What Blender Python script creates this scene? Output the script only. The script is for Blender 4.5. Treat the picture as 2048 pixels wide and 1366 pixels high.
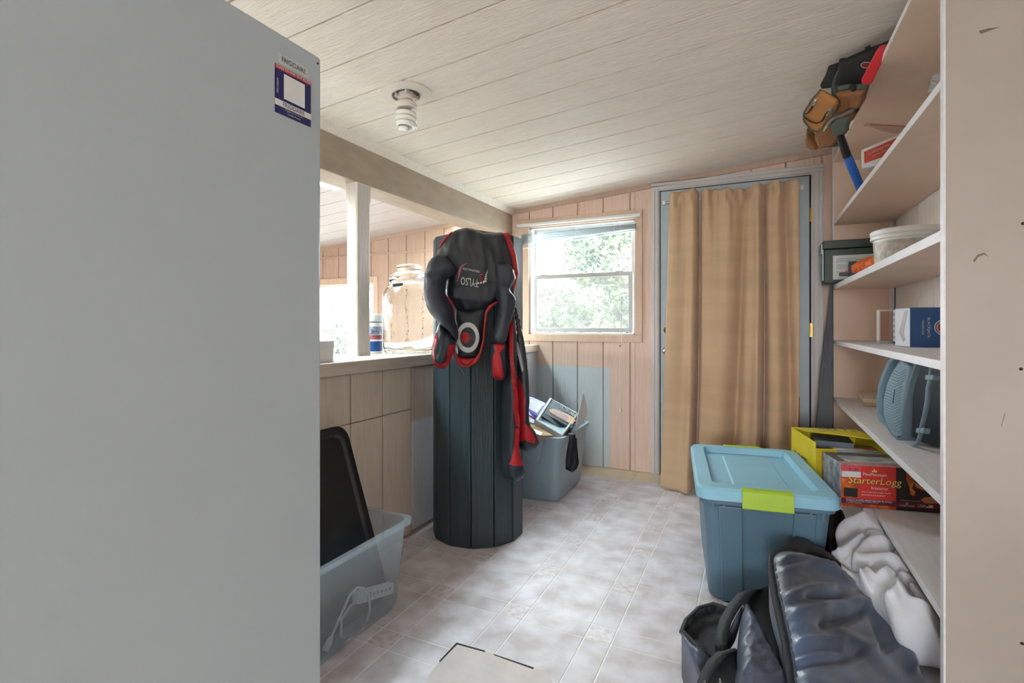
import bpy, bmesh, math, random
from mathutils import Vector, Matrix, noise, geometry
from mathutils.bvhtree import BVHTree
random.seed(7)
for o in list(bpy.data.objects): bpy.data.objects.remove(o)
SC = bpy.context.scene
COL = SC.collection

# ------------------------------------------------------------------ camera
F, CX, HY, TH, H = 1025., 1024., 650., math.radians(25.4), 1.09
cam = bpy.data.cameras.new('camera'); camo = bpy.data.objects.new('camera', cam); COL.objects.link(camo)
camo.location = (0, 0, H); camo.rotation_euler = (math.pi/2, 0, TH)
cam.lens = 36*F/2048; cam.sensor_width = 36; cam.sensor_fit = 'HORIZONTAL'
cam.shift_y = (HY-683)/2048; cam.clip_start = .02
SC.camera = camo
# ------------------------------------------------------------------ exposure
SC.view_settings.view_transform = 'Standard'; SC.view_settings.look = 'None'
SC.view_settings.exposure = 1.66; SC.view_settings.gamma = 1; SC.view_settings.use_curve_mapping = False
# ------------------------------------------------------------------ sky
wd = bpy.data.worlds.new('sky'); SC.world = wd; wd.use_nodes = True
nt = wd.node_tree; bg = nt.nodes['Background']
tc = nt.nodes.new('ShaderNodeTexCoord'); sp = nt.nodes.new('ShaderNodeSeparateXYZ'); rp = nt.nodes.new('ShaderNodeValToRGB')
nt.links.new(tc.outputs['Generated'], sp.inputs[0]); nt.links.new(sp.outputs['Z'], rp.inputs[0]); nt.links.new(rp.outputs[0], bg.inputs[0])
rp.color_ramp.elements[0].position = 0; rp.color_ramp.elements[0].color = (.96, .98, 1, 1)
rp.color_ramp.elements[1].position = .9; rp.color_ramp.elements[1].color = (.72, .87, 1, 1)
SKY = 12.0
SC.cycles.diffuse_bounces = 6
bg.inputs[1].default_value = SKY

def portal(name, loc, rot, sx, sy):
    l = bpy.data.lights.new(name, 'AREA'); l.shape = 'RECTANGLE'; l.size = sx; l.size_y = sy
    o = bpy.data.objects.new(name, l); COL.objects.link(o); o.location = loc; o.rotation_euler = rot
    l.cycles.is_portal = True
    return o
portal('daylight_portal', (-4.19, .75, 1.15), (0, math.radians(-90), 0), .3, 2.3)
portal('daylight_portal', (.05, -4.99, 1.35), (math.radians(90), 0, 0), 1.3, 1.3)
SKYL = [(-2.475, -2.03, .575, 2.525), (-2.38, -2.02, 2.65, 3.76), (-2.475, -2.03, -1.625, .325)]  # first skylight is seen; the other two are unseen, added for more light
for q in SKYL: portal('skylight_portal', ((q[0]+q[1])/2, (q[2]+q[3])/2, 2.31+.0808*(q[0]+q[1])/2), (0, 0, 0), q[1]-q[0], q[3]-q[2])
portal('daylight_portal', (-1.23, 3.86, 1.43), (math.radians(-90), 0, 0), .86, .86)
portal('daylight_portal', (-3.64, 3.86, 1.1), (math.radians(-90), 0, 0), .8, .75)

# ------------------------------------------------------------------ helpers
def lin(c):
    c = c/255.
    return c/12.92 if c <= .04045 else ((c+.055)/1.055)**2.4
def L(rgb): return (lin(rgb[0]), lin(rgb[1]), lin(rgb[2]), 1)
MATS = {}
def mat(name, col, rough=.55, metal=0, var=.08, vs=8., bump=0., bs=40., stretch=(1, 1, 1), col2=None, spec=.5, coat=0, rnd=0., alpha=None, sheen=0):
    """one procedural Principled material: colour noise, optional stretched relief"""
    if name in MATS: return MATS[name]
    m = bpy.data.materials.new(name); m.use_nodes = True; n = m.node_tree.nodes; k = m.node_tree.links
    b = n['Principled BSDF']
    b.inputs['Roughness'].default_value = rough; b.inputs['Metallic'].default_value = metal
    b.inputs['Specular IOR Level'].default_value = spec; b.inputs['Coat Weight'].default_value = coat
    b.inputs['Sheen Weight'].default_value = sheen
    tc = n.new('ShaderNodeNewGeometry'); mp = n.new('ShaderNodeMapping'); k.new(tc.outputs['Position'], mp.inputs[0])
    mp.inputs['Scale'].default_value = stretch
    nz = n.new('ShaderNodeTexNoise'); nz.inputs['Scale'].default_value = vs; nz.inputs['Detail'].default_value = 5
    k.new(mp.outputs[0], nz.inputs[0])
    mx = n.new('ShaderNodeMix'); mx.data_type = 'RGBA'
    c1 = L(col)
    c2 = L(col2) if col2 else tuple(x*(1-var*2) for x in c1[:3])+(1,)
    mx.inputs[6].default_value = c1; mx.inputs[7].default_value = c2
    rm = n.new('ShaderNodeMapRange'); rm.inputs[1].default_value = .35; rm.inputs[2].default_value = .65
    k.new(nz.outputs[0], rm.inputs[0]); k.new(rm.outputs[0], mx.inputs[0])
    out = mx.outputs[2]
    if rnd:
        oi = n.new('ShaderNodeObjectInfo'); hs = n.new('ShaderNodeHueSaturation')
        r2 = n.new('ShaderNodeMapRange'); r2.inputs[3].default_value = 1-rnd; r2.inputs[4].default_value = 1+rnd
        k.new(oi.outputs['Random'], r2.inputs[0]); k.new(r2.outputs[0], hs.inputs['Value']); k.new(out, hs.inputs['Color']); out = hs.outputs[0]
    k.new(out, b.inputs['Base Color'])
    if bump:
        nb = n.new('ShaderNodeTexNoise'); nb.inputs['Scale'].default_value = bs; nb.inputs['Detail'].default_value = 4
        k.new(mp.outputs[0], nb.inputs[0])
        bp = n.new('ShaderNodeBump'); bp.inputs['Strength'].default_value = min(1, bump); bp.inputs['Distance'].default_value = .009 if bump > .9 else .004
        k.new(nb.outputs[0], bp.inputs['Height']); k.new(bp.outputs[0], b.inputs['Normal'])
    MATS[name] = m
    return m
def mixmask(m, col, tests, soft=.004):
    """paint with a shape of its own: blend to col where every (axis, op, value) test holds, in world metres"""
    n = m.node_tree.nodes; k = m.node_tree.links; b = n['Principled BSDF']
    src = b.inputs['Base Color'].links[0].from_socket
    ge = n.new('ShaderNodeNewGeometry'); sx = n.new('ShaderNodeSeparateXYZ'); k.new(ge.outputs['Position'], sx.inputs[0])
    nz = n.new('ShaderNodeTexNoise'); nz.inputs['Scale'].default_value = 18; k.new(ge.outputs['Position'], nz.inputs[0])
    acc = None
    for ax, op, v, sf in tests:
        ad = n.new('ShaderNodeMath'); ad.operation = 'MULTIPLY_ADD'; k.new(nz.outputs[0], ad.inputs[0]); ad.inputs[1].default_value = sf*3; k.new(sx.outputs[ax], ad.inputs[2])
        r = n.new('ShaderNodeMapRange'); k.new(ad.outputs[0], r.inputs[0])
        c = v+sf*1.5
        r.inputs[1].default_value, r.inputs[2].default_value = (c-sf, c+sf) if op == '>' else (c+sf, c-sf)
        if op == '<':
            r.inputs[1].default_value, r.inputs[2].default_value = c-sf, c+sf
            r.inputs[3].default_value, r.inputs[4].default_value = 1, 0
        if acc is None: acc = r.outputs[0]
        else:
            mu = n.new('ShaderNodeMath'); mu.operation = 'MULTIPLY'; k.new(acc, mu.inputs[0]); k.new(r.outputs[0], mu.inputs[1]); acc = mu.outputs[0]
    mx = n.new('ShaderNodeMix'); mx.data_type = 'RGBA'; k.new(acc, mx.inputs[0]); k.new(src, mx.inputs[6]); mx.inputs[7].default_value = L(col)
    k.new(mx.outputs[2], b.inputs['Base Color'])
def glassy(name, tint=(255, 255, 255), haze=0., hazecol=(230, 235, 238), gloss=.08, rough=.02):
    """thin clear sheet: transparent + faint mirror, optional milky diffuse"""
    m = bpy.data.materials.new(name); m.use_nodes = True; n = m.node_tree.nodes; k = m.node_tree.links
    for x in list(n):
        if x.type != 'OUTPUT_MATERIAL': n.remove(x)
    out = [x for x in n if x.type == 'OUTPUT_MATERIAL'][0]
    t = n.new('ShaderNodeBsdfTransparent'); t.inputs[0].default_value = L(tint)
    g = n.new('ShaderNodeBsdfGlossy'); g.inputs['Roughness'].default_value = rough
    lw = n.new('ShaderNodeFresnel'); lw.inputs[0].default_value = 1.45
    a = n.new('ShaderNodeMixShader'); 
    ge = n.new('ShaderNodeNewGeometry'); inv = n.new('ShaderNodeMath'); inv.operation = 'SUBTRACT'; inv.inputs[0].default_value = 1; k.new(ge.outputs['Backfacing'], inv.inputs[1])
    mu = n.new('ShaderNodeMath'); mu.operation = 'MULTIPLY'; k.new(lw.outputs[0], mu.inputs[0]); k.new(inv.outputs[0], mu.inputs[1])
    k.new(mu.outputs[0], a.inputs[0]); k.new(t.outputs[0], a.inputs[1]); k.new(g.outputs[0], a.inputs[2])
    cur = a.outputs[0]
    if haze:
        d = n.new('ShaderNodeBsdfDiffuse'); d.inputs[0].default_value = L(hazecol)
        tl = n.new('ShaderNodeBsdfTranslucent'); tl.inputs[0].default_value = L(hazecol)
        h2 = n.new('ShaderNodeMixShader'); k.new(d.outputs[0], h2.inputs[1]); k.new(tl.outputs[0], h2.inputs[2])
        nz = n.new('ShaderNodeTexNoise'); nz.inputs['Scale'].default_value = 14
        mr = n.new('ShaderNodeMapRange'); mr.inputs[3].default_value = haze*.94; mr.inputs[4].default_value = haze*1.06
        k.new(nz.outputs[0], mr.inputs[0])
        b = n.new('ShaderNodeMixShader'); k.new(mr.outputs[0], b.inputs[0]); k.new(cur, b.inputs[1]); k.new(h2.outputs[0], b.inputs[2]); cur = b.outputs[0]
    k.new(cur, out.inputs[0])
    return m

# pixel <-> place (2048x1366 frame)
def ray(x, y):
    u = (x-CX)/F; v = (HY-y)/F
    return Vector((-math.sin(TH)+u*math.cos(TH), math.cos(TH)+u*math.sin(TH), v))
EYE = Vector((0, 0, H))
def W(x, y, t): return EYE+ray(x, y)*t
def onZ(x, y, z):
    d = ray(x, y); return EYE+d*((z-H)/d.z)
def onY(x, y, Y):
    d = ray(x, y); return EYE+d*(Y/d.y)
def onX(x, y, X):
    d = ray(x, y); return EYE+d*(X/d.x)
def plane3(a, b, c):
    """depth function of a plane through three (px, py, depth) points"""
    A = Matrix(((1, a[0], a[1]), (1, b[0], b[1]), (1, c[0], c[1])))
    s = A.inverted() @ Vector((1/a[2], 1/b[2], 1/c[2]))
    f = lambda x, y: 1/(s[0]+s[1]*x+s[2]*y)
    p = [W(q[0], q[1], q[2]) for q in (a, b, c)]
    n = (p[1]-p[0]).cross(p[2]-p[0]).normalized()
    if n.dot(EYE-p[0]) < 0: n = -n
    f.n = n
    return f
def crop(x0, y0, s): return lambda pts: [(x0+p[0]/s, y0+p[1]/s) for p in pts]

WM = {}
def wm(o): return WM.get(o.name, Matrix.Identity(4))
class MB:
    def __init__(s): s.v = []; s.f = []; s.mi = []
    def add(s, vs, fs, mi=0):
        b = len(s.v); s.v += [Vector(q) for q in vs]; s.f += [tuple(i+b for i in q) for q in fs]; s.mi += [mi]*len(fs); return s
    def box(s, x0, x1, y0, y1, z0, z1, mi=0, mib=None):
        vs = [(x0, y0, z0), (x1, y0, z0), (x1, y1, z0), (x0, y1, z0), (x0, y0, z1), (x1, y0, z1), (x1, y1, z1), (x0, y1, z1)]
        s.add(vs, [(0, 3, 2, 1)], mi if mib is None else mib)
        b = len(s.v)-8
        s.f += [tuple(i+b for i in q) for q in [(4, 5, 6, 7), (0, 1, 5, 4), (1, 2, 6, 5), (2, 3, 7, 6), (3, 0, 4, 7)]]; s.mi += [mi]*5
        return s
    def loft(s, loops, cap0=True, cap1=True, mi=0):
        n = len(loops[0]); vs = [p for l in loops for p in l]; fs = []
        for a in range(len(loops)-1):
            for i in range(n):
                j = (i+1) % n; fs.append((a*n+i, a*n+j, (a+1)*n+j, (a+1)*n+i))
        if cap0: fs.append(tuple(reversed(range(n))))
        if cap1: fs.append(tuple((len(loops)-1)*n+i for i in range(n)))
        return s.add(vs, fs, mi)
    def lathe(s, prof, c=(0, 0, 0), seg=32, cap0=True, cap1=True, ax='Z'):
        c = Vector(c); loops = []
        for r, z in prof:
            lp = []
            for i in range(seg):
                a = 2*math.pi*i/seg; q = (r*math.cos(a), r*math.sin(a), z)
                if ax == 'Y': q = (q[0], -q[2], q[1])
                if ax == 'X': q = (q[2], q[0], q[1])
                lp.append(c+Vector(q))
            loops.append(lp)
        return s.loft(loops, cap0, cap1)
    def tube(s, pts, r, seg=8, cap=True, flat=1.):
        pts = [Vector(p) for p in pts]; loops = []; up = Vector((0, 0, 1)); pn = None
        for i, p in enumerate(pts):
            d = (pts[min(i+1, len(pts)-1)]-pts[max(i-1, 0)]).normalized()
            if pn is None:
                a = up if abs(d.dot(up)) < .9 else Vector((1, 0, 0)); pn = d.cross(a).normalized()
            pn = (pn-d*pn.dot(d)).normalized(); q = d.cross(pn)
            rr = r[i] if isinstance(r, (list, tuple)) else r
            loops.append([p+pn*rr*math.cos(2*math.pi*k/seg)+q*rr*flat*math.sin(2*math.pi*k/seg) for k in range(seg)])
        return s.loft(loops, cap, cap)
    def ribbon(s, pts, side, w, th):
        """flat webbing: pts centre line, side vector across, width w, thickness th"""
        pts = [Vector(p) for p in pts]; loops = []
        for i, p in enumerate(pts):
            d = (pts[min(i+1, len(pts)-1)]-pts[max(i-1, 0)]).normalized()
            sd = side[i] if isinstance(side, list) else side
            sd = (Vector(sd)-d*Vector(sd).dot(d)).normalized(); q = d.cross(sd)
            loops.append([p+sd*w/2+q*th/2, p-sd*w/2+q*th/2, p-sd*w/2-q*th/2, p+sd*w/2-q*th/2])
        return s.loft(loops)
    def prism(s, pts, n, th):
        """polygon of world points extruded by -n*th"""
        pts = [Vector(p) for p in pts]; n = Vector(n); k = len(pts)
        nn = sum(((pts[i]-pts[0]).cross(pts[(i+1) % k]-pts[0]) for i in range(1, k-1)), Vector())
        if nn.dot(n) < 0: pts.reverse()
        return s.loft([[p-n*th for p in pts], pts])
    def build(s, name, m, parent=None, world=True, smooth=False, bevel=0., sub=0, loc=None, solid=0., auto=None):
        me = bpy.data.meshes.new(name)
        vs = s.v
        if loc is not None and parent is None:
            l = Vector(loc); vs = [p-l for p in vs]
        elif parent is not None and world:
            inv = wm(parent).inverted(); vs = [inv @ p for p in vs]
        me.from_pydata([tuple(p) for p in vs], [], s.f)
        for x in (m if isinstance(m, (list, tuple)) else [m]): me.materials.append(x)
        for p, q in zip(me.polygons, s.mi): p.material_index = q
        bm = bmesh.new(); bm.from_mesh(me); bmesh.ops.recalc_face_normals(bm, faces=bm.faces); bm.to_mesh(me); bm.free()
        if smooth: me.polygons.foreach_set('use_smooth', [True]*len(me.polygons))
        o = bpy.data.objects.new(name, me); COL.objects.link(o)
        if parent is not None: o.parent = parent; WM[o.name] = wm(parent)
        elif loc is not None: o.location = loc; WM[o.name] = Matrix.Translation(loc)
        if solid:
            d = o.modifiers.new('thickness', 'SOLIDIFY'); d.thickness = solid; d.offset = 0
        if bevel:
            d = o.modifiers.new('bevel', 'BEVEL'); d.width = bevel; d.segments = 2; d.limit_method = 'ANGLE'; d.angle_limit = math.radians(40)
        if sub:
            d = o.modifiers.new('subsurf', 'SUBSURF'); d.levels = sub; d.render_levels = sub
        if auto:
            me.polygons.foreach_set('use_smooth', [True]*len(me.polygons))
            me.set_sharp_from_angle(angle=math.radians(auto))
        return o
    def bvh(s): return BVHTree.FromPolygons([tuple(p) for p in s.v], s.f)
def piece(name, me, parent, loc, rz=0):
    o = bpy.data.objects.new(name, me); COL.objects.link(o); o.parent = parent; o.location = loc; o.rotation_euler.z = rz
    return o
BOXC = {}
def boxmesh(dx, dy, dz, m, bev=.002):
    key = (round(dx, 3), round(dy, 3), round(dz, 3), m.name)
    if key in BOXC: return BOXC[key]
    me = bpy.data.meshes.new('piece'); bm = bmesh.new()
    bmesh.ops.create_cube(bm, size=1, matrix=Matrix.Diagonal((dx, dy, dz, 1)))
    if bev: bmesh.ops.bevel(bm, geom=list(bm.edges), offset=min(bev, dx*.3, dy*.3, dz*.45), segments=1, affect='EDGES')
    bm.to_mesh(me); bm.free(); me.materials.append(m); BOXC[key] = me
    return me
def thing(name, label, cat, loc=(0, 0, 0), rz=0, group=None):
    o = bpy.data.objects.new(name, None); COL.objects.link(o); o.empty_display_size = .05
    o.location = loc; o.rotation_euler.z = rz; o['label'] = label; o['category'] = cat
    if group: o['group'] = group
    WM[o.name] = Matrix.Translation(loc) @ Matrix.Rotation(rz, 4, 'Z')
    return o
def tag(o, label, cat, group=None):
    o['label'] = label; o['category'] = cat
    if group: o['group'] = group
    return o
def struct(o, label=None):
    o['kind'] = 'structure'
    if label: o['label'] = label
    return o
def root(name, loc=(0, 0, 0)):
    o = bpy.data.objects.new(name, None); COL.objects.link(o); o.location = loc; o['kind'] = 'structure'; WM[o.name] = Matrix.Translation(loc); return o
def rrect(cx, cy, w, d, r, z, n=5):
    pts = []
    for k, (sx, sy) in enumerate(((1, 1), (-1, 1), (-1, -1), (1, -1))):
        for i in range(n+1):
            a = math.pi/2*(k+i/n)
            pts.append(Vector((cx+sx*(w/2-r)+r*math.cos(a), cy+sy*(d/2-r)+r*math.sin(a), z)))
    return pts
def ellipse(cx, cy, rx, ry, n=28): return [(cx+rx*math.cos(2*math.pi*i/n), cy+ry*math.sin(2*math.pi*i/n)) for i in range(n)]
def smoothpoly(pts, h, smooth=True):
    """closed Catmull-Rom through pts, resampled at about h"""
    n = len(pts); out = []
    for i in range(n):
        p0, p1, p2, p3 = [Vector(pts[(i+k-1) % n]) for k in range(4)]
        m = max(1, int((p2-p1).length/h))
        for j in range(m):
            t = j/m
            if smooth: q = .5*((2*p1)+(p2-p0)*t+(2*p0-5*p1+4*p2-p3)*t*t+(3*p1-p0-3*p2+p3)*t**3)
            else: q = p1.lerp(p2, t)
            out.append(Vector((q.x, q.y)))
    return out
def fill(poly, h):
    """triangulate a 2D polygon with interior points -> verts, tris, distance to edge"""
    xs = [p.x for p in poly]; ys = [p.y for p in poly]; n = len(poly)
    def inside(x, y):
        c = False; j = n-1
        for i in range(n):
            a = poly[i]; b = poly[j]
            if (a.y > y) != (b.y > y) and x < (b.x-a.x)*(y-a.y)/(b.y-a.y)+a.x: c = not c
            j = i
        return c
    def dist(x, y):
        best = 1e9
        for i in range(n):
            a = poly[i]; b = poly[(i+1) % n]; dx = b.x-a.x; dy = b.y-a.y; q = dx*dx+dy*dy
            t = 0 if q == 0 else max(0, min(1, ((x-a.x)*dx+(y-a.y)*dy)/q))
            e = (a.x+t*dx-x)**2+(a.y+t*dy-y)**2
            if e < best: best = e
        return math.sqrt(best)
    V = list(poly); y = min(ys)+h*.5; r = 0
    while y < max(ys):
        x = min(xs)+(h*.5 if r % 2 else h)
        while x < max(xs):
            if inside(x, y) and dist(x, y) > h*.45: V.append(Vector((x, y)))
            x += h
        y += h*.87; r += 1
    vo, eo, fo, *_ = geometry.delaunay_2d_cdt(V, [(i, (i+1) % n) for i in range(n)], [], 1, 1e-4)
    return vo, [tuple(f) for f in fo], [dist(p.x, p.y) for p in vo]
def puff(px, pl, thick, h=6., back=.02, R=None, wr=None, smooth=True, floor=None):
    """padded shape: pixel outline on the plane pl, swelling by thick metres towards its normal"""
    poly = smoothpoly(px, h, smooth); vo, fo, di = fill(poly, h); mb = MB()
    R = R or max(di)*.85; n = pl.n; fr = []; bk = []
    for p, d in zip(vo, di):
        q = math.sqrt(max(0, 1-(1-min(1, d/R))**2)); e = thick*q
        if wr and d > 1e-3: e += wr(p.x, p.y)*min(1, d/(1.5*h))
        b = W(p.x, p.y, pl(p.x, p.y)); fr.append(b+n*e)
        if floor is not None: bk.append(Vector((b.x, b.y, floor)))
        else: bk.append(b-n*back*max(q, .15))
    N = len(vo); fs = list(fo)+[tuple(i+N for i in reversed(f)) for f in fo]
    cnt = {}
    for f in fo:
        for i in range(len(f)):
            a, b = f[i], f[(i+1) % len(f)]; cnt[(min(a, b), max(a, b))] = cnt.get((min(a, b), max(a, b)), [])+[(a, b)]
    for kk, l in cnt.items():
        if len(l) == 1: a, b = l[0]; fs.append((b, a, a+N, b+N))
    mb.add(fr+bk, fs)
    return mb
def slab(px, pl, th):
    return MB().prism([W(x, y, pl(x, y)) for x, y in px], pl.n, th)
def decal(px, bv, off=.002, h=5., smooth=False, th=.0015):
    """thin patch laid on a surface (bvh) along the pixel outline"""
    poly = smoothpoly(px, h, smooth); vo, fo, di = fill(poly, h); mb = MB(); last = None; fr = []; ok = []
    for p in vo:
        d = ray(p.x, p.y).normalized(); hit, nn, ii, dd = bv.ray_cast(EYE, d)
        ok.append(hit is not None); fr.append(hit-d*off if hit is not None else None)
    good = [q for q in fr if q is not None]
    if not good: return mb
    for i, q in enumerate(fr):
        if q is None:
            b = min((r for r in range(len(vo)) if fr[r] is not None and ok[r]), key=lambda r: (vo[r]-vo[i]).length)
            t = (fr[b]-EYE).dot(ray(CX, HY).normalized()); fr[i] = W(vo[i].x, vo[i].y, t/ray(CX, HY).length)
    mb.add(fr, fo)
    return mb
FONTC = {}
def textgeo(body):
    if body not in FONTC:
        cu = bpy.data.curves.new('t', 'FONT'); cu.body = body; cu.resolution_u = 2
        ob = bpy.data.objects.new('t', cu); me = ob.to_mesh()
        vs = [(v.co.x, v.co.y) for v in me.vertices]; fs = [tuple(p.vertices) for p in me.polygons]
        x0 = min(v[0] for v in vs); x1 = max(v[0] for v in vs); y0 = min(v[1] for v in vs); y1 = max(v[1] for v in vs)
        FONTC[body] = ([((a-x0)/(x1-x0), (b-y0)/(y1-y0)) for a, b in vs], fs)
        ob.to_mesh_clear(); bpy.data.objects.remove(ob); bpy.data.curves.remove(cu)
    return FONTC[body]
def lettering(name, body, o, ex, ey, w, h, m, parent, off=.0008, world=True, slant=0.):
    """flat lettering filling w x h from corner o along ex, ey"""
    vs, fs = textgeo(body); ex = Vector(ex).normalized(); ey = Vector(ey).normalized(); n = ex.cross(ey); o = Vector(o)
    mb = MB().add([o+ex*((a+slant*b)*w)+ey*(b*h)+n*off for a, b in vs], fs)
    return mb.build(name, m, parent, world)
def lettering_on(name, body, o, ex, ey, bv, m, parent, off=.002):
    """lettering projected on a surface; o, ex, ey in pixels (whole text width / height)"""
    vs, fs = textgeo(body); out = []
    for a, b in vs:
        x = o[0]+ex[0]*a+ey[0]*b; y = o[1]+ex[1]*a+ey[1]*b; d = ray(x, y).normalized()
        hit = bv.ray_cast(EYE, d)[0]
        out.append(hit-d*off if hit is not None else None)
    g = [q for q in out if q is not None]
    if not g: return None
    out = [q if q is not None else g[0] for q in out]
    return MB().add(out, fs).build(name, m, parent)
def fold(seed, sx, sy, amp, ang=0.):
    ca, sa = math.cos(ang), math.sin(ang)
    def f(x, y):
        u = (x*ca+y*sa)/sx; v = (-x*sa+y*ca)/sy
        a = noise.noise((u, v, seed)); b = noise.noise((u*2.1, v*2.1, seed+9))
        return amp*((1-abs(a)*2)*.7+b*.5)
    return f

def ridges(*lines):
    """relief from fold lines in pixels: (points, height in metres, half width in pixels); negative = crease"""
    L_ = [([Vector(p) for p in pts], a, w) for pts, a, w in lines]
    def f(x, y):
        q = Vector((x, y)); r = 0.
        for pts, a, w in L_:
            best = 1e9
            for i in range(len(pts)-1):
                d = pts[i+1]-pts[i]; t = max(0, min(1, (q-pts[i]).dot(d)/max(1e-6, d.length_squared)))
                e = (pts[i]+d*t-q).length_squared
                if e < best: best = e
            if best < 9*w*w: r += a*math.exp(-best/(w*w))
        return r
    return f
# ------------------------------------------------------------------ materials of the shell
YB, XL, XR, XFL, YF = 3.84, -1.61, .755, -4.2, -5.0
PEACH = (228, 198, 181)
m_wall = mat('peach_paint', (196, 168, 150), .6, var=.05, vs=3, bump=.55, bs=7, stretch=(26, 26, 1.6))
m_wallb = mat('peach_paint_back', PEACH, .6, var=.05, vs=3, bump=.55, bs=7, stretch=(26, 26, 1.6))
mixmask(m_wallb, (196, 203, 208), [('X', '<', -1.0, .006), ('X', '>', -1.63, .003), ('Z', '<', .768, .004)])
m_half = mat('tan_paint_panel', (222, 205, 186), .6, var=.05, vs=3, bump=.6, bs=7, stretch=(26, 26, 1.6))
m_halfr = mat('rough_panel', (206, 186, 174), .65, var=.08, vs=4, bump=1., bs=9, stretch=(26, 26, 2.2))
mixmask(m_halfr, (205, 208, 212), [('Z', '<', .59, .006)])
mixmask(m_halfr, (208, 214, 222), [('Y', '>', 2.75, .02)])
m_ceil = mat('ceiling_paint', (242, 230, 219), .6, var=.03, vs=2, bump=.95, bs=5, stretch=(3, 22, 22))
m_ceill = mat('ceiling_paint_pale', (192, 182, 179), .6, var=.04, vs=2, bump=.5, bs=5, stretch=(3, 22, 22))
m_beam = mat('beam_paint', (170, 150, 132), .6, var=.06, vs=4, bump=.25, bs=6, stretch=(6, 2, 6))
m_groove = mat('groove_paint', (188, 166, 150), .7)
m_white = mat('white_shelf_paint', (226, 225, 229), .5, var=.04, vs=5, bump=.2, bs=6, stretch=(10, 2, 10))
m_under = mat('peach_gloss_paint', (234, 205, 184), .5, var=.05, vs=3, bump=.12, bs=30)
m_grout = mat('vinyl_line', (243, 238, 236), .5, var=.05, vs=20)
m_tile = mat('vinyl_tile', (226, 220, 226), .5, var=.1, vs=9, bump=.25, bs=60, col2=(196, 184, 186), rnd=.05)
m_acc = mat('vinyl_accent', (224, 216, 220), .4, var=.12, vs=45, bump=.6, bs=55, col2=(194, 180, 180), rnd=.05)
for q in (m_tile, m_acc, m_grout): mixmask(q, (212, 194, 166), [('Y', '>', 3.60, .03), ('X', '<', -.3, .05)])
m_dark = mat('dark_gap', (52, 44, 40), .8)
m_trimgrey = mat('grey_trim_paint', (208, 202, 200), .45, var=.03)
m_door = mat('blue_grey_door_paint', (176, 190, 199), .45, var=.03)
m_alum = mat('aluminium', (190, 192, 192), .4, metal=.4, var=.03)
m_wht = mat('white_plastic', (238, 238, 236), .4, var=.02)
m_brass = mat('brass', (196, 160, 84), .3, metal=1)
m_chrome = mat('chrome', (200, 202, 204), .2, metal=1)
m_black = mat('black_plastic', (28, 30, 33), .4, var=.1)

# ------------------------------------------------------------------ floor
fl = MB().box(XFL, XR, YF, YB, -.06, -.0014).box(XFL-.1, XR+.1, YB, YB+.1, -.06, -.0014).build('floor', m_grout); struct(fl)
PX, PY, AX, AY, BW, G = .3355, .3495, -1.163, 1.421, .094, .005
def tile(name, x0, x1, y0, y1, m):
    x0 = max(x0, XL+.004); x1 = min(x1, XR-.004); y0 = max(y0, .2); y1 = min(y1, YB-.004)
    if x1-x0 < .012 or y1-y0 < .012: return
    piece(name, boxmesh(x1-x0, y1-y0, .004, m, .0008), fl, ((x0+x1)/2, (y0+y1)/2, -.002))
for i in range(-2, 7):
    for j in range(-4, 8):
        x = AX+i*PX; y = AY+j*PY; b = BW/2; g = G/2
        tile('accent_tile', x-b+g, x+b-g, y-b+g, y+b-g, m_acc)
        tile('border_tile', x+b+g, x+PX-b-g, y-b+g, y+b-g, m_tile)
        tile('border_tile', x-b+g, x+b-g, y+b+g, y+PY-b-g, m_tile)
        tile('field_tile', x+b+g, x+PX-b-g, y+b+g, y+PY-b-g, m_tile)
pz = .0012
m_patch = mat('worn_patch', (212, 199, 197), .6, var=.05, vs=14, bump=.9, bs=24)
pp = [(913, 1288), (975, 1304), (1068, 1336), (1092, 1343), (1105, 1366), (1130, 1420), (830, 1420), (858, 1350), (868, 1336)]
MB().prism([onZ(x, y, pz) for x, y in pp], (0, 0, 1), .0012).build('floor_patch', m_patch, fl)
for pts in ([(913, 1285), (970, 1301), (970, 1304), (912, 1288)], [(988, 1308), (1068, 1335), (1066, 1338), (988, 1310)], [(913, 1285), (915, 1288), (880, 1324), (878, 1322)]):
    MB().prism([onZ(x, y, .0018) for x, y in pts], (0, 0, 1), .0008).build('cut_line', m_dark, fl)

# ------------------------------------------------------------------ ceiling
CK, CZ = .0808, 2.037+.0808*1.82
def cz(x): return CZ+CK*x
ce = root('ceiling')
def cslab(x0, x1, y0, y1, lo, hi):
    return MB().add([(x0, y0, cz(x0)+lo), (x1, y0, cz(x1)+lo), (x1, y1, cz(x1)+lo), (x0, y1, cz(x0)+lo), (x0, y0, cz(x0)+hi), (x1, y0, cz(x1)+hi), (x1, y1, cz(x1)+hi), (x0, y1, cz(x0)+hi)],
                    [(0, 3, 2, 1), (4, 5, 6, 7), (0, 1, 5, 4), (1, 2, 6, 5), (2, 3, 7, 6), (3, 0, 4, 7)])
def split(x0, x1, y0, y1):
    # rectangle minus the skylight openings, as smaller rectangles
    out = [(x0, x1, y0, y1)]
    for h in SKYL:
        nx = []
        for r in out:
            if h[1] <= r[0] or h[0] >= r[1] or h[3] <= r[2] or h[2] >= r[3]: nx.append(r); continue
            if h[0] > r[0]: nx.append((r[0], h[0], r[2], r[3]))
            if h[1] < r[1]: nx.append((h[1], r[1], r[2], r[3]))
            m0, m1 = max(r[0], h[0]), min(r[1], h[1])
            if h[2] > r[2]: nx.append((m0, m1, r[2], h[2]))
            if h[3] < r[3]: nx.append((m0, m1, h[3], r[3]))
        out = nx
    return [r for r in out if r[1]-r[0] > .01 and r[3]-r[2] > .01]
cb_ = MB()
for r in split(XFL, XR, YF, YB): q = cslab(*r, .012, .05); cb_.add(q.v, q.f)
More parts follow.
